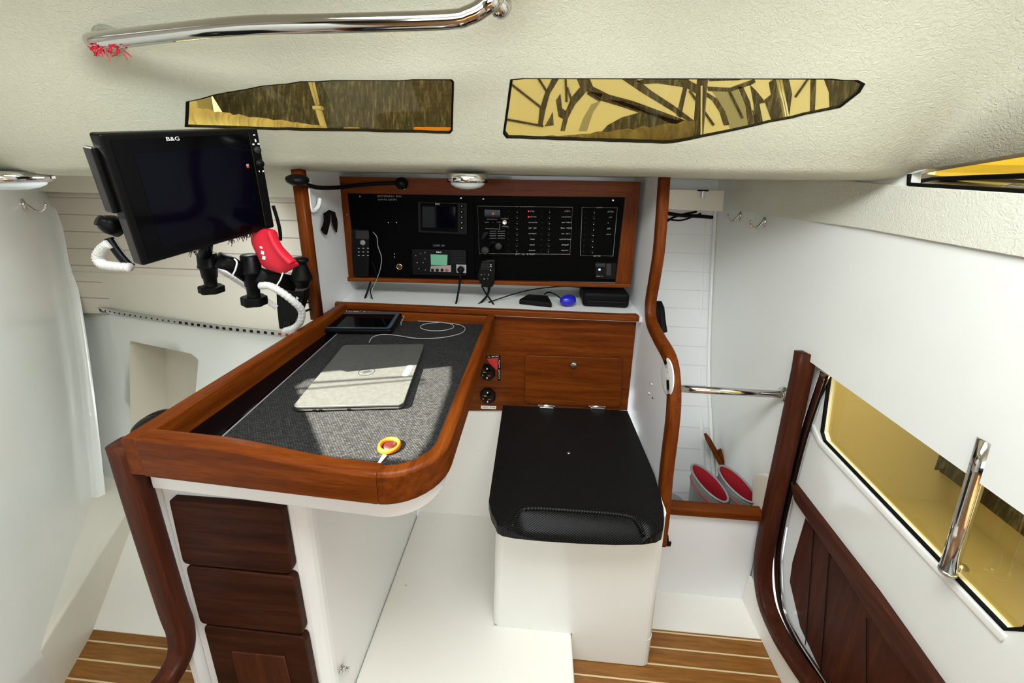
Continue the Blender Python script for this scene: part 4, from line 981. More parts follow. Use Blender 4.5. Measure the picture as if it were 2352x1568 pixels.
# cables hanging under the board
for i, (P, r, lb) in enumerate((
    ([B(852, 640, .02), B(849, 655, .03), B(842, 675, .05), B(834, 698, .08)], .0045, 'thick black cable leaving the board near its left end'),
    ([B(854, 600, .03), B(862, 620, .035), B(864, 645, .03), B(852, 662, .03), B(853, 680, .06), B(861, 698, .09)], .0022, 'thin black cable looping down from the telephone handset'),
    ([B(1058, 620, .05), B(1057, 640, .055), B(1053, 670, .06), B(1046, 703, .09)], .0042, 'black cable dropping from the marine radio plug'),
    ([B(1106, 655, .02), B(1115, 672, .04), B(1128, 690, .06), B(1136, 703, .08)], .0036, 'black cable crossing behind the microphone cord'))):
    tag(obj('hanging_cable', tube(nb(), P, r, 8, sm=6), 'rubber', smooth=True), lb, 'cable', 'cables below the instrument board')
tag(obj('handset_lead', tube(nb(), [B(857, 533, .03), B(866, 545, .036), B(868, 565, .036), B(876, 590, .036), B(874, 615, .034), B(866, 640, .034), B(855, 665, .04), B(850, 690, .07)], .0018, 6, sm=6), 'grey', smooth=True), 'thin grey lead hanging in front of the left panel', 'cable')
tag(obj('white_wire', tube(nb(), [ony(*p, 1.70) for p in ((942, 704), (952, 694), (972, 690), (990, 693), (1000, 703))], .002, 6, sm=6), 'white_plastic', smooth=True), 'thin white wire arched on the shelf below the board', 'cable')
# things lying on the shelf
cs = [ony(*p, 1.62) for p in ((1291, 676), (1300, 672), (1420, 674), (1427, 682), (1427, 712), (1288, 712))]
t = thing('black_case', 'rounded black case lying at the right end of the shelf', 'case', V(.3, 1.62, -.5))
cb = obj('shell', bx(.185, .372, 1.50, 1.66, -.4995, -.437), 'rubber', t, bev=.016, seg=4)
obj('front_band', bx(.20, .36, 1.492, 1.502, -.487, -.468), 'black', t, bev=.004)
t = thing('blue_gadget', 'small blue and black gadget left of the black case', 'gadget', V(.13, 1.53, -.5))
obj('body', lathe(nb(), [(0, -.02), (.024, -.016), (.030, 0), (.024, .016), (0, .02)], axis(V(.125, 1.50, -.4745), (.2, -.6, .5)), 20, 1.2, .8), 'blue', t, smooth=True)
obj('strap', tube(nb(), [V(.10, 1.50, -.47), V(.07, 1.52, -.455), V(.045, 1.54, -.455), V(.03, 1.55, -.468)], .003, 8, sm=5), 'rubber', t, smooth=True)
tag(obj('black_pouch', prism(nb(), [V(-.075, 1.50, -.499), V(.06, 1.47, -.499), V(.045, 1.57, -.499), V(-.04, 1.58, -.499)], Vector((0, .004, .02))), 'rubber', bev=.004), 'flat folded black pouch in the middle of the shelf', 'pouch')
tag(obj('shelf_cable', tube(nb(), [V(-.2, 1.50, -.496), V(-.05, 1.60, -.470), V(.1, 1.62, -.450), V(.182, 1.60, -.445)], .0025, 6, sm=6), 'rubber', smooth=True), 'thin black cable running across the shelf to the case', 'cable')

# ================================================================== MONITOR ON ITS ARM
MR = Euler((.127, -.144, 1.321), 'XYZ').to_matrix().to_4x4(); MR.translation = V(-.808, .892, -.042)
MWd, MHt = .336, .272
mn = MR.to_3x3() @ Vector((0, -1, 0)); mo = MR.translation
def mp(px, py, o=0):                                        # photo point on the monitor face, in monitor coordinates
    return MR.inverted() @ onpl(px, py, mo + mn*o, mn)
mon = thing('chart_monitor', 'large black marine monitor swung out over the left table edge', 'monitor', MR)
bm = nb(); prism(bm, roundpoly([Vector((-MWd/2, 0, MHt/2)), Vector((MWd/2, 0, MHt/2)), Vector((MWd/2, 0, -MHt/2)), Vector((-MWd/2, 0, -MHt/2))], .006), Vector((0, .030, 0)))
obj('housing', bm, 'black', mon, local=True, bev=.005, seg=3)
bm = nb(); prism(bm, [Vector((-MWd/2+.03, .03, MHt/2-.03)), Vector((MWd/2-.03, .03, MHt/2-.03)), Vector((MWd/2-.03, .03, -MHt/2+.03)), Vector((-MWd/2+.03, .03, -MHt/2+.03))], Vector((0, .035, 0)))
obj('rear_housing', bm, 'black', mon, local=True, bev=.01)
obj('side_bracket', box(nb(), Vector((-MWd/2-.004, .030, .045)), (.012, .028, .13)), 'black', mon, local=True, bev=.004)
gx = MWd/2-.030
bm = nb(); prism(bm, [Vector((-MWd/2+.014, 0, MHt/2-.012)), Vector((gx, 0, MHt/2-.012)), Vector((gx, 0, -MHt/2+.010)), Vector((-MWd/2+.014, 0, -MHt/2+.010))], Vector((0, -.0012, 0)))
obj('front_glass', bm, 'black_gloss', mon, local=True)
bm = nb(); prism(bm, [Vector((-MWd/2+.045, -.0012, MHt/2-.040)), Vector((gx-.014, -.0012, MHt/2-.040)), Vector((gx-.014, -.0012, -MHt/2+.030)), Vector((-MWd/2+.045, -.0012, -MHt/2+.030))], Vector((0, -.0006, 0)))
obj('screen', bm, 'screen', mon, local=True)
q = mp(396, 319); obj('logo', text_bm('B&G', .0115, Matrix.Translation((q.x, -.0014, q.z)) @ Matrix.Rotation(math.pi/2, 4, 'X'), sx=1.25), 'white_ink', mon, local=True)
kx = MWd/2-.0145
def kdisc(z, r, prof, nm, m, par=mon, x=kx, n=20): return obj(nm, lathe(nb(), [(r*a, h) for a, h in prof], axis(Vector((x, -.0005, z)), (0, -1, 0)), n), m, par, local=True, smooth=True)
rot = kdisc(.048, .0125, [(1, 0), (.95, .004), (.7, .006), (.68, .009), (0, .010)], 'rotary_knob', 'black')
kdisc(.083, .010, [(1, 0), (.9, .006), (0, .007)], 'home_button', 'dark_grey')
for (x, z, w, h) in ((0, .121, .005, .003), (.001, .107, .004, .007), (-.007, .098, .005, .004), (.008, .098, .005, .004), (-.004, .028, .002, .004), (.008, .027, .004, .004)):
    obj('key_mark', box(nb(), Vector((kx+x, -.001, z)), (w, .001, h)), 'white_ink', mon, local=True)
obj('panel_joint', box(nb(), Vector((gx+.0008, -.0004, 0)), (.0014, .002, MHt-.02)), 'dark_grey', mon, local=True)
obj('flag_sticker', box(nb(), Vector((gx-.020, -.0022, .048)), (.007, .0004, .005)), 'mural_grey', mon, local=True)
obj('flag_sticker', box(nb(), Vector((gx-.020, -.0022, .043)), (.007, .0004, .005)), 'red_ink', mon, local=True)
# underside frills of dark netting and small fittings
bm = nb(); rnd = random.Random(5)
for i in range(60):
    u = rnd.choice((rnd.uniform(.30, .46), rnd.uniform(.58, .78)))
    a = Vector((lerp(-MWd/2, MWd/2, u), .004, -MHt/2+.002)); b = a+Vector((rnd.uniform(-.008, .008), rnd.uniform(-.004, .004), -rnd.uniform(.004, .016 if u < .5 else .02)))
    tube(bm, [a, a.lerp(b, .5)+Vector((.002, 0, 0)), b], .0008, 4)
obj('frayed_netting', bm, 'rubber', mon, local=True)
# side socket at the left with a protruding black fitting
obj('cable_gland', lathe(nb(), [(.022, -.01), (.022, .012), (.016, .024), (.012, .026), (.012, .032)], axis(MR.inverted() @ ony(266, 520, .80), (-.6, .1, .5))), 'black', mon, local=True, smooth=True)
obj('cable_plug', tube(nb(), [MR.inverted() @ ony(*p, .78) for p in ((300, 612), (278, 588), (262, 566), (250, 548))], .009, 10, sm=5, scale=None), 'black', mon, local=True, smooth=True)
# articulated arm
arm = thing('monitor_arm', 'black jointed monitor arm clamped beside the chart table', 'arm', ony(668, 745, 1.16))
def knuckle(top, bot, Y, r, nm='joint', flange=False):
    a, b = ony(*top, Y), ony(*bot, Y); L = (b-a).length
    prof = [(0, 0), (r*.8, 0), (r*.98, .004), (r, L*.30), (r*1.08, L*.32), (r*1.08, L*.36), (r*.9, L*.38), (r*.78, L*.62), (r*.68, L*.64), (r*.66, L*.82), (r*.7, L*.84), (0, L*.84)]
    j = obj(nm, lathe(nb(), prof, axis(a, b-a), 28), 'black', arm, smooth=True)
    bm = nb(); R0 = r*1.25; n = 40
    pr2 = []
    k = axis(b, a-b)
    ring = [Vector(((R0*(1+.07*math.cos(6*2*math.pi*i/n)))*math.cos(2*math.pi*i/n), (R0*(1+.07*math.cos(6*2*math.pi*i/n)))*math.sin(2*math.pi*i/n), 0)) for i in range(n)]
    prism(bm, [k @ p for p in ring], (a-b).normalized()*L*.17)
    obj('knob', bm, 'rubber', j, bev=.003, seg=3)
    return a, b
Y1, Y2, Y3 = 1.00, 1.06, 1.13
a1, b1 = knuckle((474, 580), (487, 671), Y1, .024)
a2, b2 = knuckle((574, 584), (585, 699), Y2, .0265)
a3 = ony(690, 592, Y3); b3 = ony(694, 672, Y3)
obj('base_joint', lathe(nb(), [(0, 0), (.020, 0), (.024, .004), (.023, .012), (.018, .016), (.018, .022), (.026, .046), (.032, .064), (.033, .070), (.028, .073), (.022, .090), (.016, .098), (0, .10)], axis(a3, b3-a3), 32), 'black', arm, smooth=True)
obj('link', sweep(nb(), [ony(498, 596, Y1), ony(530, 606, lerp(Y1, Y2, .4)), ony(572, 636, Y2)], rsec(.034, .046, .014), scale=[1, .95, .9]), 'black', arm, smooth=True)
obj('link', sweep(nb(), [ony(590, 630, Y2), ony(620, 640, lerp(Y2, Y3, .4)), ony(680, 652, Y3)], rsec(.032, .050, .014)), 'black', arm, smooth=True)
obj('neck', tube(nb(), [ony(470, 600, Y1), MR @ Vector((.02, .05, -.09))], .016, 12), 'black', arm, smooth=True)
br = [ony(*p, 1.15) for p in ((634, 668), (700, 668), (696, 690), (672, 752), (641, 756), (636, 712))]
obj('base_bracket', prism(nb(), roundpoly(br, .006), Vector((0, .035, 0))), 'black', arm, bev=.006)
for i in range(3): obj('bracket_rib', box(nb(), ony(655+5*i, 741, 1.148), (.003, .006, .012)), 'dark_grey', arm)
obj('bracket_bolt', tube(nb(), [ony(676, 690, 1.14), ony(686, 683, 1.14)], .006, 10), 'chrome', arm, smooth=True)
obj('clamp_rod', tube(nb(), [ony(690, 697, 1.2), ony(712, 694, 1.2)], .003, 8), 'black', arm)
obj('clamp_rod', tube(nb(), [ony(690, 717, 1.2), ony(714, 710, 1.2)], .004, 8), 'black', arm)
# spiral wrapped cables round the arm
def wrap(P, r, label, ys, coil=True):
    path = catmull([ony(*p, y) for p, y in zip(P, ys)], 10)
    bm = nb()
    sc = [1+(.10 if i % 2 else -.06) for i in range(len(path)*1)]
    P2 = resample_open(path, .0035); sweep(bm, P2, circ(r, 12), scale=[1+.09*math.sin(i*2.2) for i in range(len(P2))])
    return tag(obj('wrapped_cable', bm, 'wrap', smooth=True), label, 'cable', 'white wrapped cables of the monitor')
def resample_open(P, step):
    out_ = []
    for a, b in zip(P, P[1:]):
        n = max(1, int((b-a).length/step)); out_ += [a.lerp(b, i/n) for i in range(n)]
    return out_+[P[-1]]
wrap([(250, 560), (234, 572), (224, 590), (234, 606), (258, 611), (298, 614)], .010, 'white ribbed cable looping out left of the big monitor', [.77]*6)
wrap([(598, 656), (618, 656), (642, 668), (672, 690), (692, 712), (690, 738), (676, 752), (655, 759)], .0105, 'white wrapped cable curving down past the arm base', [1.02, 1.02, 1.03, 1.05, 1.08, 1.1, 1.12, 1.14])
wrap([(500, 618), (522, 630), (548, 646), (580, 668), (612, 690), (636, 706)], .0085, 'white wrapped cable running behind the arm joints', [1.10, 1.11, 1.12, 1.13, 1.14, 1.15])
tag(obj('cable_tie', tube(nb(), [ony(*p, .985) for p in ((538, 594), (544, 602), (541, 618), (535, 630))], .0022, 6, sm=5), 'white_plastic'), 'white cable tie around the first link of the arm', 'cable tie')
tag(obj('cable_tie', tube(nb(), [ony(*p, 1.03) for p in ((650, 626), (644, 642), (636, 656), (632, 672))], .0022, 6, sm=5), 'white_plastic'), 'white cable tie hanging below the red pouch', 'cable tie')
tag(obj('black_cable', tube(nb(), [ony(*p, 1.13) for p in ((627, 472), (636, 500), (643, 530), (644, 552))], .005, 8, sm=5), 'rubber', smooth=True), 'black cable behind the right edge of the big monitor', 'cable')
# red pouch
rpts = [(590, 527), (632, 528), (645, 560), (684, 603), (682, 612), (652, 628), (640, 627), (605, 613), (592, 590), (578, 560), (577, 540)]
t = thing('red_pouch', 'red fabric pouch with white print hanging behind the big monitor', 'pouch', ony(635, 620, 1.04))
cpt = Vector((0, 0, 0))
rp_ = catmull([Vector(p) for p in rpts], 4, True); cc = Vector((622, 575))
bm = nb(); F = [[bm.verts.new(ony(lerp(cc.x, p.x, k), lerp(cc.y, p.y, k), 1.04-d)) for p in rp_] for k, d in ((1, 0), (.93, .012), (.7, .021), (.35, .025))]
Bk = [[bm.verts.new(ony(lerp(cc.x, p.x, k), lerp(cc.y, p.y, k), 1.04+d)) for p in rp_] for k, d in ((.93, .010), (.6, .016))]
n_ = len(rp_)
for A_1, B_1 in list(zip(F, F[1:]))+[(F[0], Bk[0]), (Bk[0], Bk[1])]:
    for i in range(n_): bm.faces.new((A_1[i], A_1[(i+1) % n_], B_1[(i+1) % n_], B_1[i]))
bm.faces.new(F[-1]); bm.faces.new(Bk[-1])
obj('bag', bm, 'red', t, smooth=True)
obj('flap', sweep(nb(), catmull([ony(*p, 1.012) for p in ((622, 530), (632, 555), (648, 580), (672, 603))], 6), rsec(.028, .012, .005)), 'red', t, smooth=True)
for i, (x, y) in enumerate(((600, 568), (603, 580), (606, 592))):
    obj('print', box(nb(), ony(x, y, 1.0165), (.009, .001, .010 if i else .006), Matrix.Rotation(.25, 3, 'Y')), 'white_ink', t)
# ================================================================== THINGS ON THE CHART TABLE
# laptop
zl = -.532
c0, c1, c2, c3 = [onz(*p, zl) for p in ((673, 930), (920, 930), (979, 787), (788, 793))]
xd = ((c1-c0)+(c2-c3))/2; yd = ((c3-c0)+(c2-c1))/2; lw_, ld_ = xd.length, yd.length
cen = (c0+c1+c2+c3)/4; F_ = frame(Vector((cen.x, cen.y, ZC-.5495)), xd, yd)
t = thing('laptop', 'closed silver laptop lying on the woven chart table', 'laptop', F_)
base = rprism(nb(), lw_-.003, ld_-.003, .012, .0085); base.transform(Matrix.Translation((0, 0, .0012)))
obj('base', base, 'laptop', t, local=True, bev=.003, seg=3)
lid = rprism(nb(), lw_, ld_, .012, .006); lid.transform(Matrix.Translation((0, 0, .0105)))
lid = obj('lid', lid, 'laptop', t, local=True, bev=.0018, seg=3)
r0 = MW[t].inverted()
lc = r0 @ onz(842, 853, zl)
obj('logo', lathe(nb(), [(.0225, 0), (.0225, .0005), (.0208, .0005), (.0208, 0)], Matrix.Translation((lc.x, lc.y, .0164)), 40, 1, 1.0), 'dark_grey', lid, local=True)
bm = nb()
for k in range(-2, 3): tube(bm, [Vector((lc.x+.005*k-.004, lc.y-.010+abs(k)*.003, .0167)), Vector((lc.x+.004*k, lc.y, .0167)), Vector((lc.x+.0045*k+.004, lc.y+.010-abs(k)*.003, .0167))], .0006, 5)
obj('logo_lines', bm, 'dark_grey', lid, local=True)
sp_ = r0 @ onz(938, 850, zl)
bm = rprism(nb(), .017, .062, .006, .0004); bm.transform(Matrix.Translation((sp_.x-.002, sp_.y, .0164)) @ Matrix.Rotation(-.08, 4, 'Z'))
st_ = obj('sticker', bm, 'white_ink', lid, local=True)
bm = rprism(nb(), .013, .018, .004, .0003); bm.transform(Matrix.Translation((sp_.x-.001, sp_.y+.02, .0168)) @ Matrix.Rotation(-.08, 4, 'Z'))
obj('sticker_print', bm, mat('blue_grey_print', (.35, .45, .55), .5), st_, local=True)
for x in (-.070, -.056, -.010+.02): obj('port', box(nb(), Vector((x-.01, -ld_/2+.001, .006)), (.008, .003, .0024)), 'black', t, local=True)
for sx in (-1, 1):
    for sy in (-1, 1): obj('foot', lathe(nb(), [(.006, 0), (.006, .0014)], Matrix.Translation((sx*(lw_/2-.03), sy*(ld_/2-.03), 0)), 10), 'rubber', t, local=True)
# rugged tablet
tz = [(713, 757, -.535), (889, 757, -.535), (928, 715, -.523), (765, 712, -.523)]
c0, c1, c2, c3 = [onz(x, y, z) for x, y, z in tz]
xd = ((c1-c0)+(c2-c3))/2; yd = ((c3-c0)+(c2-c1))/2; cen = (c0+c1+c2+c3)/4+Vector((.022, -.018, 0)); tw, tl = xd.length*.93, yd.length*.92
F_ = frame(cen - xd.cross(yd).normalized()*.009, xd, yd)
t = thing('tablet', 'black tablet in a rugged blue edged case near the shelf', 'tablet', F_)
obj('case', rprism(nb(), tw, tl, .014, .014), 'black', t, local=True, bev=.004, seg=3)
fm = nb(); o_r = rrect(tw-.012, tl-.012, .012); i_r = rrect(tw-.042, tl-.042, .006)
a = [fm.verts.new(p+Vector((0, 0, .0165))) for p in o_r]; b = [fm.verts.new(p+Vector((0, 0, .0148))) for p in i_r]
for i in range(len(a)): fm.faces.new((a[i], a[(i+1) % len(a)], b[(i+1) % len(b)], b[i]))
obj('bezel', fm, mat('slate_blue_plastic', (.035, .06, .08), .35), t, local=True)
bm = rprism(nb(), tw-.04, tl-.04, .006, .0006); bm.transform(Matrix.Translation((0, 0, .0142))); obj('screen', bm, 'black_gloss', t, local=True)
bm = nb(); rnd = random.Random(8)
pth = [Vector((lerp(-tw/2-.004, tw/2+.004, i/70), tl/2+.004+.003*rnd.uniform(-1, 1), .010+.006*rnd.uniform(-1, 1))) for i in range(71)] + [Vector((tw/2+.008+.003*rnd.uniform(-1, 1), tl/2-.006*k, .010-.0016*k)) for k in range(1, 12)]
for i, p in enumerate(pth): lathe(bm, [(0, -.003), (.003, 0), (0, .003)], Matrix.Translation(p) @ Matrix.Rotation(i, 4, 'X'), 6)
obj('braided_lanyard', bm, 'grey', t, local=True)['kind'] = 'stuff'
# white cable coil
zc = -.5475
cp = [(x_, y_ if y_ > 765 else 737+(y_-717)*.66) for x_, y_ in [(848, 786), (856, 774), (878, 768), (910, 770), (960, 777), (1015, 775), (1058, 760), (1068, 742), (1052, 729), (1010, 722), (975, 728), (966, 740), (985, 750), (1018, 750), (1041, 740), (1036, 728), (1005, 720), (960, 717)]]
tag(obj('charging_cable', tube(nb(), [onz(*p, zc+.0022*sms((i-9)/6)+(.003 if 3 <= i <= 4 else 0)) for i, p in enumerate(cp)], .0015, 8, sm=8), 'dim_ink', smooth=True), 'thin white charging cable coiled behind the laptop', 'cable')
# orange finger-pull ring with its cord
rc = onz(895, 1027, -.5495)
t = thing('pull_ring', 'bright orange ring pull set in the woven chart table', 'pull', rc)
obj('ring', lathe(nb(), [(.0155, 0), (.023, 0), (.0245, .003), (.023, .008), (.0205, .0105), (.0175, .009), (.0158, .004), (.0155, 0)], Matrix.Translation(rc), 36, caps=False), 'orange', t, smooth=True)
obj('cup', lathe(nb(), [(.0158, .0005), (.0158, .0045), (0, .0030)], Matrix.Translation(rc), 30), 'maroon', t, smooth=True)
obj('cord', sweep(nb(), [onz(884, 1045, -.547), onz(876, 1056, -.5475), onz(868, 1066, -.5475), onz(860, 1078, -.548)], rsec(.007, .002, .0008), up=(0, 0, 1), scale=[1.3, 1, .8, .6]), 'white_plastic', t, label='short white cord')
# ================================================================== LEFT COMPARTMENT
t = thing('edge_trim_rail', 'perforated steel strip along the shelf edge behind the monitor', 'rail', V(-1.4, 1.39, -.60))
P = [V(x, styx(x)-.012, -.598) for x in [-2.10+.05*i for i in range(26)]]
obj('strip', sweep(nb(), P, rsec(.006, .024, .002), up=(0, 0, 1)), 'chrome', t, smooth=True)
for i in range(40):
    x = -2.06+.0315*i; obj('slot', box(nb(), V(x, styx(x)-.0152, -.598), (.011 if i > 18 else .004, .003, .010 if i > 18 else .006)), 'black' if i < 34 else 'red_ink', t)
# glossy black bowl lying behind the table corner
bc = onz(350, 972, -.80)
t = thing('black_bowl', 'glossy black bowl behind the front left table corner', 'bowl', bc)
obj('shell', lathe(nb(), [(0, -.032), (.03, -.029), (.052, -.012), (.058, 0), (.055, .007), (.045, .011), (0, .013)], axis(bc, (-.15, -.25, 1)), 36), 'black_gloss', t, smooth=True)
obj('stem', tube(nb(), [bc+Vector((0, 0, -.04)), Vector((bc.x, bc.y+.02, ZC-1.33))], .02, 12), 'black', t)
# ================================================================== RIGHT LOCKER
def boot(px, Y, rx, ry, yaw, lean, label, zb=-1.449):
    c = ony(*px, Y); top = c.z-ZC; h = top-zb
    t = thing('rubber_boot', label, 'boot', Matrix.Translation(V(c.x, c.y, zb)) @ Matrix.Rotation(yaw, 4, 'Z'), 'pair of grey boots in the locker')
    bm = nb(); n = 30; rings = []
    prof = [(0, .80, 0), (.06, .86, 0), (.35, .82, 0), (.7, .92, 0), (.95, 1.0, 0), (1.0, 1.03, 0)]
    def rg(f, s, inset=0):
        return [bm.verts.new(Vector(((rx-inset)*s*math.cos(a), (ry-inset)*s*math.sin(a), h*f + (f**3)*lean*math.sin(a)*ry))) for a in [2*math.pi*i/n for i in range(n)]]
    rings = [rg(f, s) for f, s, _ in prof]
    bm.faces.new(rings[0][::-1])
    for A, B_2 in zip(rings, rings[1:]):
        for i in range(n): bm.faces.new((A[i], A[(i+1) % n], B_2[(i+1) % n], B_2[i]))
    inn = rg(1.0, 1.03, .0035); 
    for i in range(n): bm.faces.new((rings[-1][i], rings[-1][(i+1) % n], inn[(i+1) % n], inn[i]))
    obj('shaft', bm, 'boot', t, local=True, smooth=True)
    bm = nb(); ir = [rg(f, s, .0036) for f, s in ((1.0, 1.03), (.9, .99), (.5, .86), (.12, .8))]
    for A, B_2 in zip(ir, ir[1:]):
        for i in range(n): bm.faces.new((A[i], A[(i+1) % n], B_2[(i+1) % n], B_2[i]))
    bm.faces.new(ir[-1]); obj('lining', bm, 'red_line', t, local=True, smooth=True)
    bm = nb(); R_ = [Vector(((rx+.001)*1.0*math.cos(a), (ry+.001)*1.0*math.sin(a), h*.90 + (.90**3)*lean*math.sin(a)*ry)) for a in [2*math.pi*i/n for i in range(n)]]
    tube(bm, R_, .0016, 6, closed=True); obj('red_stripe', bm, 'red', t, local=True, smooth=True)
    bm = nb(); R_ = [Vector(((rx)*1.03*math.cos(a), (ry)*1.03*math.sin(a), h + lean*math.sin(a)*ry)) for a in [2*math.pi*i/n for i in range(n)]]
    tube(bm, R_, .004, 8, closed=True); obj('top_edge', bm, 'grey', t, local=True, smooth=True)
    bm = nb(); a0 = math.radians(170)
    for k, (dz, w) in enumerate(((.018, .5), (.030, .45), (.042, .35))):
        A = [Vector(((rx-.008)*math.cos(a), (ry-.008)*math.sin(a), h-dz*.9+lean*math.sin(a)*ry*.8)) for a in (a0-w*.6, a0, a0+w*.6)]; tube(bm, A, .0011, 4)
    obj('lining_print', bm, mat('pink_print', (.6, .25, .3), .6), t, local=True)
    bm = nb(); prism(bm, [Vector((rx*.95, -ry*.9, 0)), Vector((rx*.95, ry*.9, 0)), Vector((-rx*.95, ry*.9, 0)), Vector((-rx*.95, -ry*.9, 0))], Vector((0, 0, .02)))
    obj('sole', bm, 'black', t, local=True, bev=.006)
    return t
boot((1629, 1108), 1.245, .041, .068, .70, .42, 'grey rubber boot with red lining, left one of the pair', )
boot((1692, 1110), 1.245, .041, .066, .70, .42, 'grey rubber boot with red lining, right one beside the bulkhead')
a, b = ony(1619, 995, 1.515), ony(1668, 1084, 1.43)
t = thing('wooden_paddle', 'reddish wooden handle leaning in the corner behind the boots', 'handle', b)
dd_ = (b-a)
obj('shaft', sweep(nb(), [a, a.lerp(b, .15), a.lerp(b, .5), a.lerp(b, 1.0), a.lerp(b, 1.35)], rsec(.024, .016, .006), scale=[.5, 1, 1.05, 1.1, 1.1]), 'mahogany_z', t, smooth=True)
obj('side_plate', sweep(nb(), [a.lerp(b, .42)+Vector((.020, 0, 0)), a.lerp(b, 1.0)+Vector((.022, 0, 0)), a.lerp(b, 1.35)+Vector((.022, 0, 0))], rsec(.026, .012, .003)), 'mahogany_z', t, smooth=True)
obj('rivet', lathe(nb(), [(.004, 0), (0, .003)], axis(a.lerp(b, .96)+Vector((0, -.012, 0)), (0, -1, 0)), 10), 'brass', t)
gc = ony(1548, 1165, 1.22)
t = thing('grey_fender', 'rounded grey top of an object behind the wooden post', 'container', V(gc.x-.012, gc.y, -1.449))
obj('body', lathe(nb(), [(.055, 0), (.058, .1), (.058, .255), (.052, .285), (.030, .305), (0, .310)], Matrix.Translation(V(gc.x-.012, gc.y, -1.449))), 'boot', t, smooth=True)
obj('rim', lathe(nb(), [(.0585, .244), (.0605, .248), (.0605, .254), (.0585, .258)], Matrix.Translation(V(gc.x-.012, gc.y, -1.449))), 'boot', t, smooth=True)
# ================================================================== OUTSIDE THE WINDOWS
def cw(pts, Y): return [ony(1140+x/2.703, 160+y/2.703, Y) for x, y in pts]
YM = 1.95
mu = thing('painted_hull', 'neighbouring hull with a bold black and cream swirl design behind the right window', 'boat hull', V(.75, YM, .05))
obj('hull_side', bx(-.30, 1.75, YM, YM+.03, .05, .85), 'mural_light', mu)
SH = [[(350, 45), (395, 45), (332, 150), (305, 250), (287, 345), (258, 345), (268, 250), (300, 150)],
 [(495, 45), (575, 45), (600, 105), (700, 155), (850, 195), (1000, 250), (1230, 335), (1225, 368), (1120, 348), (1000, 300), (900, 272), (760, 225), (640, 190), (560, 135), (490, 215), (445, 300), (425, 380), (398, 380), (420, 280), (468, 170), (520, 108)],
 [(650, 390), (690, 345), (780, 296), (880, 268), (960, 264), (1130, 305), (1235, 350), (1225, 420), (900, 420)],
 [(760, 45), (855, 45), (960, 130), (1110, 228), (1245, 330), (1228, 345), (1080, 250), (900, 140)],
 [(850, 75), (960, 50), (1180, 58), (1250, 95), (1240, 150), (1180, 112), (1000, 84), (880, 92)],
 [(1172, 60), (1196, 60), (1145, 300), (1118, 285)],
 [(1305, 140), (1370, 180), (1420, 260), (1446, 342), (1412, 347), (1385, 262), (1340, 192), (1300, 165)],
 [(1500, 108), (1532, 108), (1574, 200), (1602, 345), (1562, 352), (1545, 220)],
 [(1310, 105), (1450, 112), (1600, 58), (1610, 78), (1580, 95), (1450, 138), (1315, 132)],
 [(1575, 95), (1612, 130), (1660, 190), (1705, 155), (1692, 80), (1740, 45), (1812, 45), (1835, 150), (1815, 300), (1710, 318), (1668, 205), (1632, 212), (1655, 335), (1600, 340), (1598, 220)],
 [(1950, 45), (1986, 45), (1976, 262), (1948, 262)], [(2028, 45), (2320, 55), (2320, 130), (2140, 260), (2070, 262), (2065, 140)],
 [(690, 188), (850, 198), (1000, 250), (1228, 342), (1120, 312), (960, 270), (880, 262), (780, 232)], [(1312, 40), (1610, 40), (1500, 66), (1320, 72)], [(575, 130), (660, 150), (640, 200), (560, 150)], [(1590, 250), (1650, 330), (1600, 345)],
 [(370, 190), (398, 150), (408, 240), (440, 260), (420, 310), (385, 290)], [(330, 300), (350, 262), (356, 345), (300, 352)]]
bm = nb()
for s_ in SH: prism(bm, cw(s_, YM), Vector((0, -.002, 0)))
for a, b in (((80, 80), (282, 238)), ((258, 48), (312, 135)), ((45, 305), (292, 350)), ((1945, 45), (1858, 170)), ((430, 60), (436, 200)), ((440, 110), (470, 200)), ((1445, 130), (1530, 300)), ((1200, 130), (1350, 345))):
    tube(bm, cw([a, b], YM-.004), .005, 5)
obj('black_pattern', bm, 'dark_hull', mu)
bm = nb(); prism(bm, cw([(1335, 130), (1500, 120), (1545, 220), (1562, 352), (1450, 365), (1422, 255), (1370, 175)], YM), Vector((0, -.0015, 0)))
prism(bm, cw([(510, 382), (540, 300), (590, 215), (650, 192), (600, 265), (562, 382)], YM), Vector((0, -.0015, 0)))
obj('grey_pattern', bm, 'mural_grey', mu)
YP = 1.62
t = thing('mooring_post', 'dark upright post with light stripe seen through the right window', 'post', V(.7, YP, .07))
pa, pb_ = cw([(1250, 430), (1283, 20)], YP)
obj('post', tube(nb(), [pa+(pa-pb_)*.35, pb_+(pb_-pa)*.5], .019, 12), 'dark_hull', t, smooth=True)
pa, pb_ = cw([(1272, 410), (1274, 100)], YP-.022); obj('light_rod', tube(nb(), [pa, pb_], .003, 6), 'mural_light', t)
t = thing('shroud_wires', 'pair of light steel rods seen near the right end of the right window', 'rigging', V(.9, 1.65, .07))
for x0, x1 in ((1742, 1798), (1758, 1812)):
    pa, pb_ = cw([(x0, 30), (x1, 320)], 1.65); obj('rod', tube(nb(), [pa, pb_+(pb_-pa)*.3], .006, 8), 'brushed', t, smooth=True)
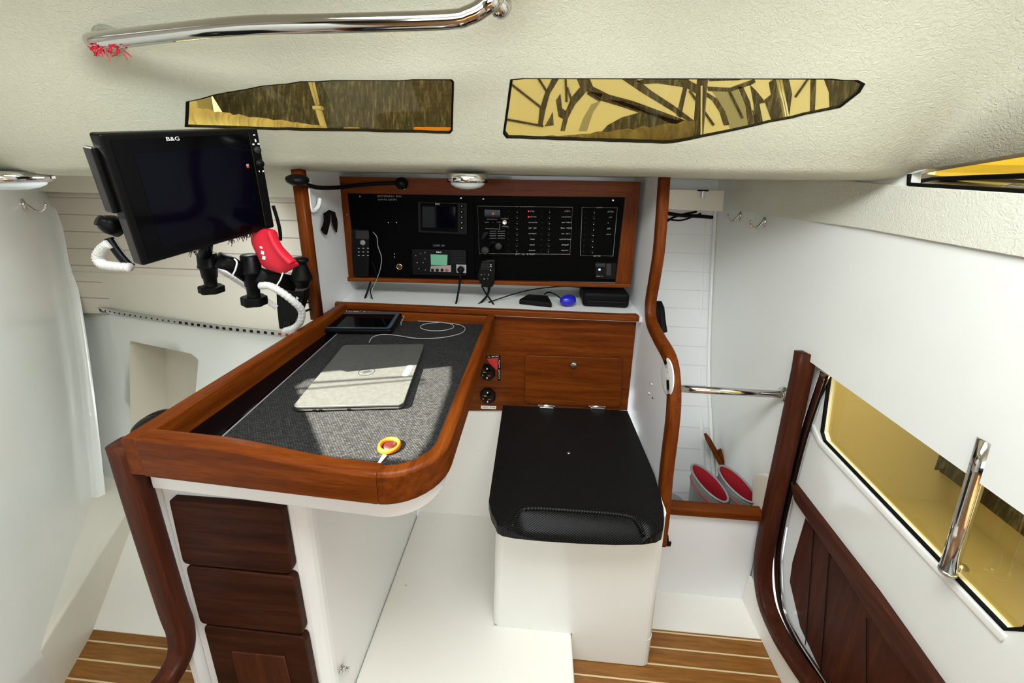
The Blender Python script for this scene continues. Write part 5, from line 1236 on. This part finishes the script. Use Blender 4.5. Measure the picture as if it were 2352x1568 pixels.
# canvas rolls on deck
def roll(P, R, Y, label, m_='canvas'):
    path = catmull([ony(x, y, Y) for x, y in P], 10); n = len(path); m = 14; bm = nb(); rings = []
    rnd = random.Random(4)
    for i, p in enumerate(path):
        r = interp(i/(n-1), R)*(1+.06*math.sin(i*1.9)+.05*rnd.uniform(-1, 1))
        rings.append([bm.verts.new(p+Vector((0, r*.8*math.cos(2*math.pi*k/m), r*math.sin(2*math.pi*k/m)*(1+.08*math.sin(i*1.3+k))))) for k in range(m)])
    for A, B_2 in zip(rings, rings[1:]):
        for k in range(m): bm.faces.new((A[k], A[(k+1) % m], B_2[(k+1) % m], B_2[k]))
    bm.faces.new(rings[0][::-1]); bm.faces.new(rings[-1])
    return tag(obj('canvas_roll', bm, m_, smooth=True), label, 'canvas', 'rolled canvas on the side deck')
roll([(405, 268), (440, 268), (500, 276), (580, 285), (680, 294), (745, 299)], [(0, .032), (.3, .030), (.7, .021), (1, .012)], 1.32, 'rolled beige canvas along the bottom of the left window')
roll([(1195, 322), (1290, 322), (1400, 318), (1500, 312), (1588, 302)], [(0, .010), (.3, .016), (.7, .030), (1, .034)], 1.36, 'rolled brown canvas along the bottom of the right window', 'canvas_brown')
roll([(775, 306), (800, 302), (830, 303), (860, 306)], [(0, .010), (.4, .014), (1, .008)], 1.32, 'short rolled canvas end in the middle of the left window')
dh = thing('dark_hull', 'dark scuffed hull side behind the left window', 'boat hull', V(-1.1, 1.98, .05))
obj('hull_side', prism(nb(), [V(-1.50, 1.98, .05), V(-.12, 1.98, .05), V(-.12, 2.1, .85), V(-2.0, 2.1, .85)], Vector((0, .03, 0))), 'dark_hull', dh)
pa, pb_ = ony(710, 180, 1.55), ony(746, 300, 1.55)
t = thing('stanchion', 'cream stanchion with lashed line in the middle of the left window', 'stanchion', V(-.62, 1.55, .07))
obj('tube', tube(nb(), [pa, pa.lerp(pb_, .55)], .007, 10), 'cream_wall', t, smooth=True)
obj('line', tube(nb(), [pa+Vector((.02, -.01, 0)), pa.lerp(pb_, .5)+Vector((.014, -.012, 0))], .004, 8), 'cream_wall', t, smooth=True)
obj('foot', tube(nb(), [pa.lerp(pb_, .6), pb_, pb_+Vector((.005, 0, -.05))], .012, 10), 'cream_wall', t, smooth=True)
obj('clamp', box(nb(), pa.lerp(pb_, .56), (.035, .022, .014)), 'cream_wall', t, bev=.003)
of = tag(obj('orange_float', prism(nb(), roundpoly([ony(*p, 1.25) for p in ((949, 291), (1037, 292), (1036, 306), (949, 306))], .006), Vector((0, .03, 0))), 'bright_orange', bev=.004), 'orange float lying outside the right end of the left window', 'float')
tag(obj('cabin_trunk', bx(-2.3, -1.60, 1.80, 1.9, .05, .9), 'cream_wall', bev=.01), 'cream deck moulding at the far left of the left window', 'deck moulding')
# cockpit seen through the door window
ck = thing('cockpit_moulding', 'cream moulded well seen through the tinted door window', 'cockpit', V(1.2, .7, -1.1))
obj('well_floor', bx(.90, 1.9, -.3, 1.5, -1.16, -1.14), 'cream_wall', ck)
obj('well_side', bx(1.55, 1.6, -.3, 1.5, -1.14, -.2), 'cream_wall', ck)
obj('well_end', bx(.90, 1.6, 1.3, 1.34, -1.14, -.2), 'cream_wall', ck)
obj('moulding_joint', tube(nb(), [D(1975, 1075, 1.54), D(2035, 990, 1.54)], .003, 5), 'rubber', ck)
obj('moulding_joint', tube(nb(), [D(1910, 955, 1.5), D(1960, 970, 1.5), D(2010, 968, 1.5)], .004, 5), 'rubber', ck)
t = ck
obj('coaming', prism(nb(), onD([(1975, 935), (2060, 1012), (2180, 1098), (2352, 1232), (2500, 1350), (2500, 1230), (2100, 900)], 1.50), Vector((.03, 0, 0))), 'dark_hull', t)
obj('fairlead', prism(nb(), roundpoly(onD([(2140, 1040), (2165, 1045), (2160, 1075), (2140, 1080), (2132, 1068)], 1.48), .01), Vector((.02, 0, 0))), 'dark_hull', t)
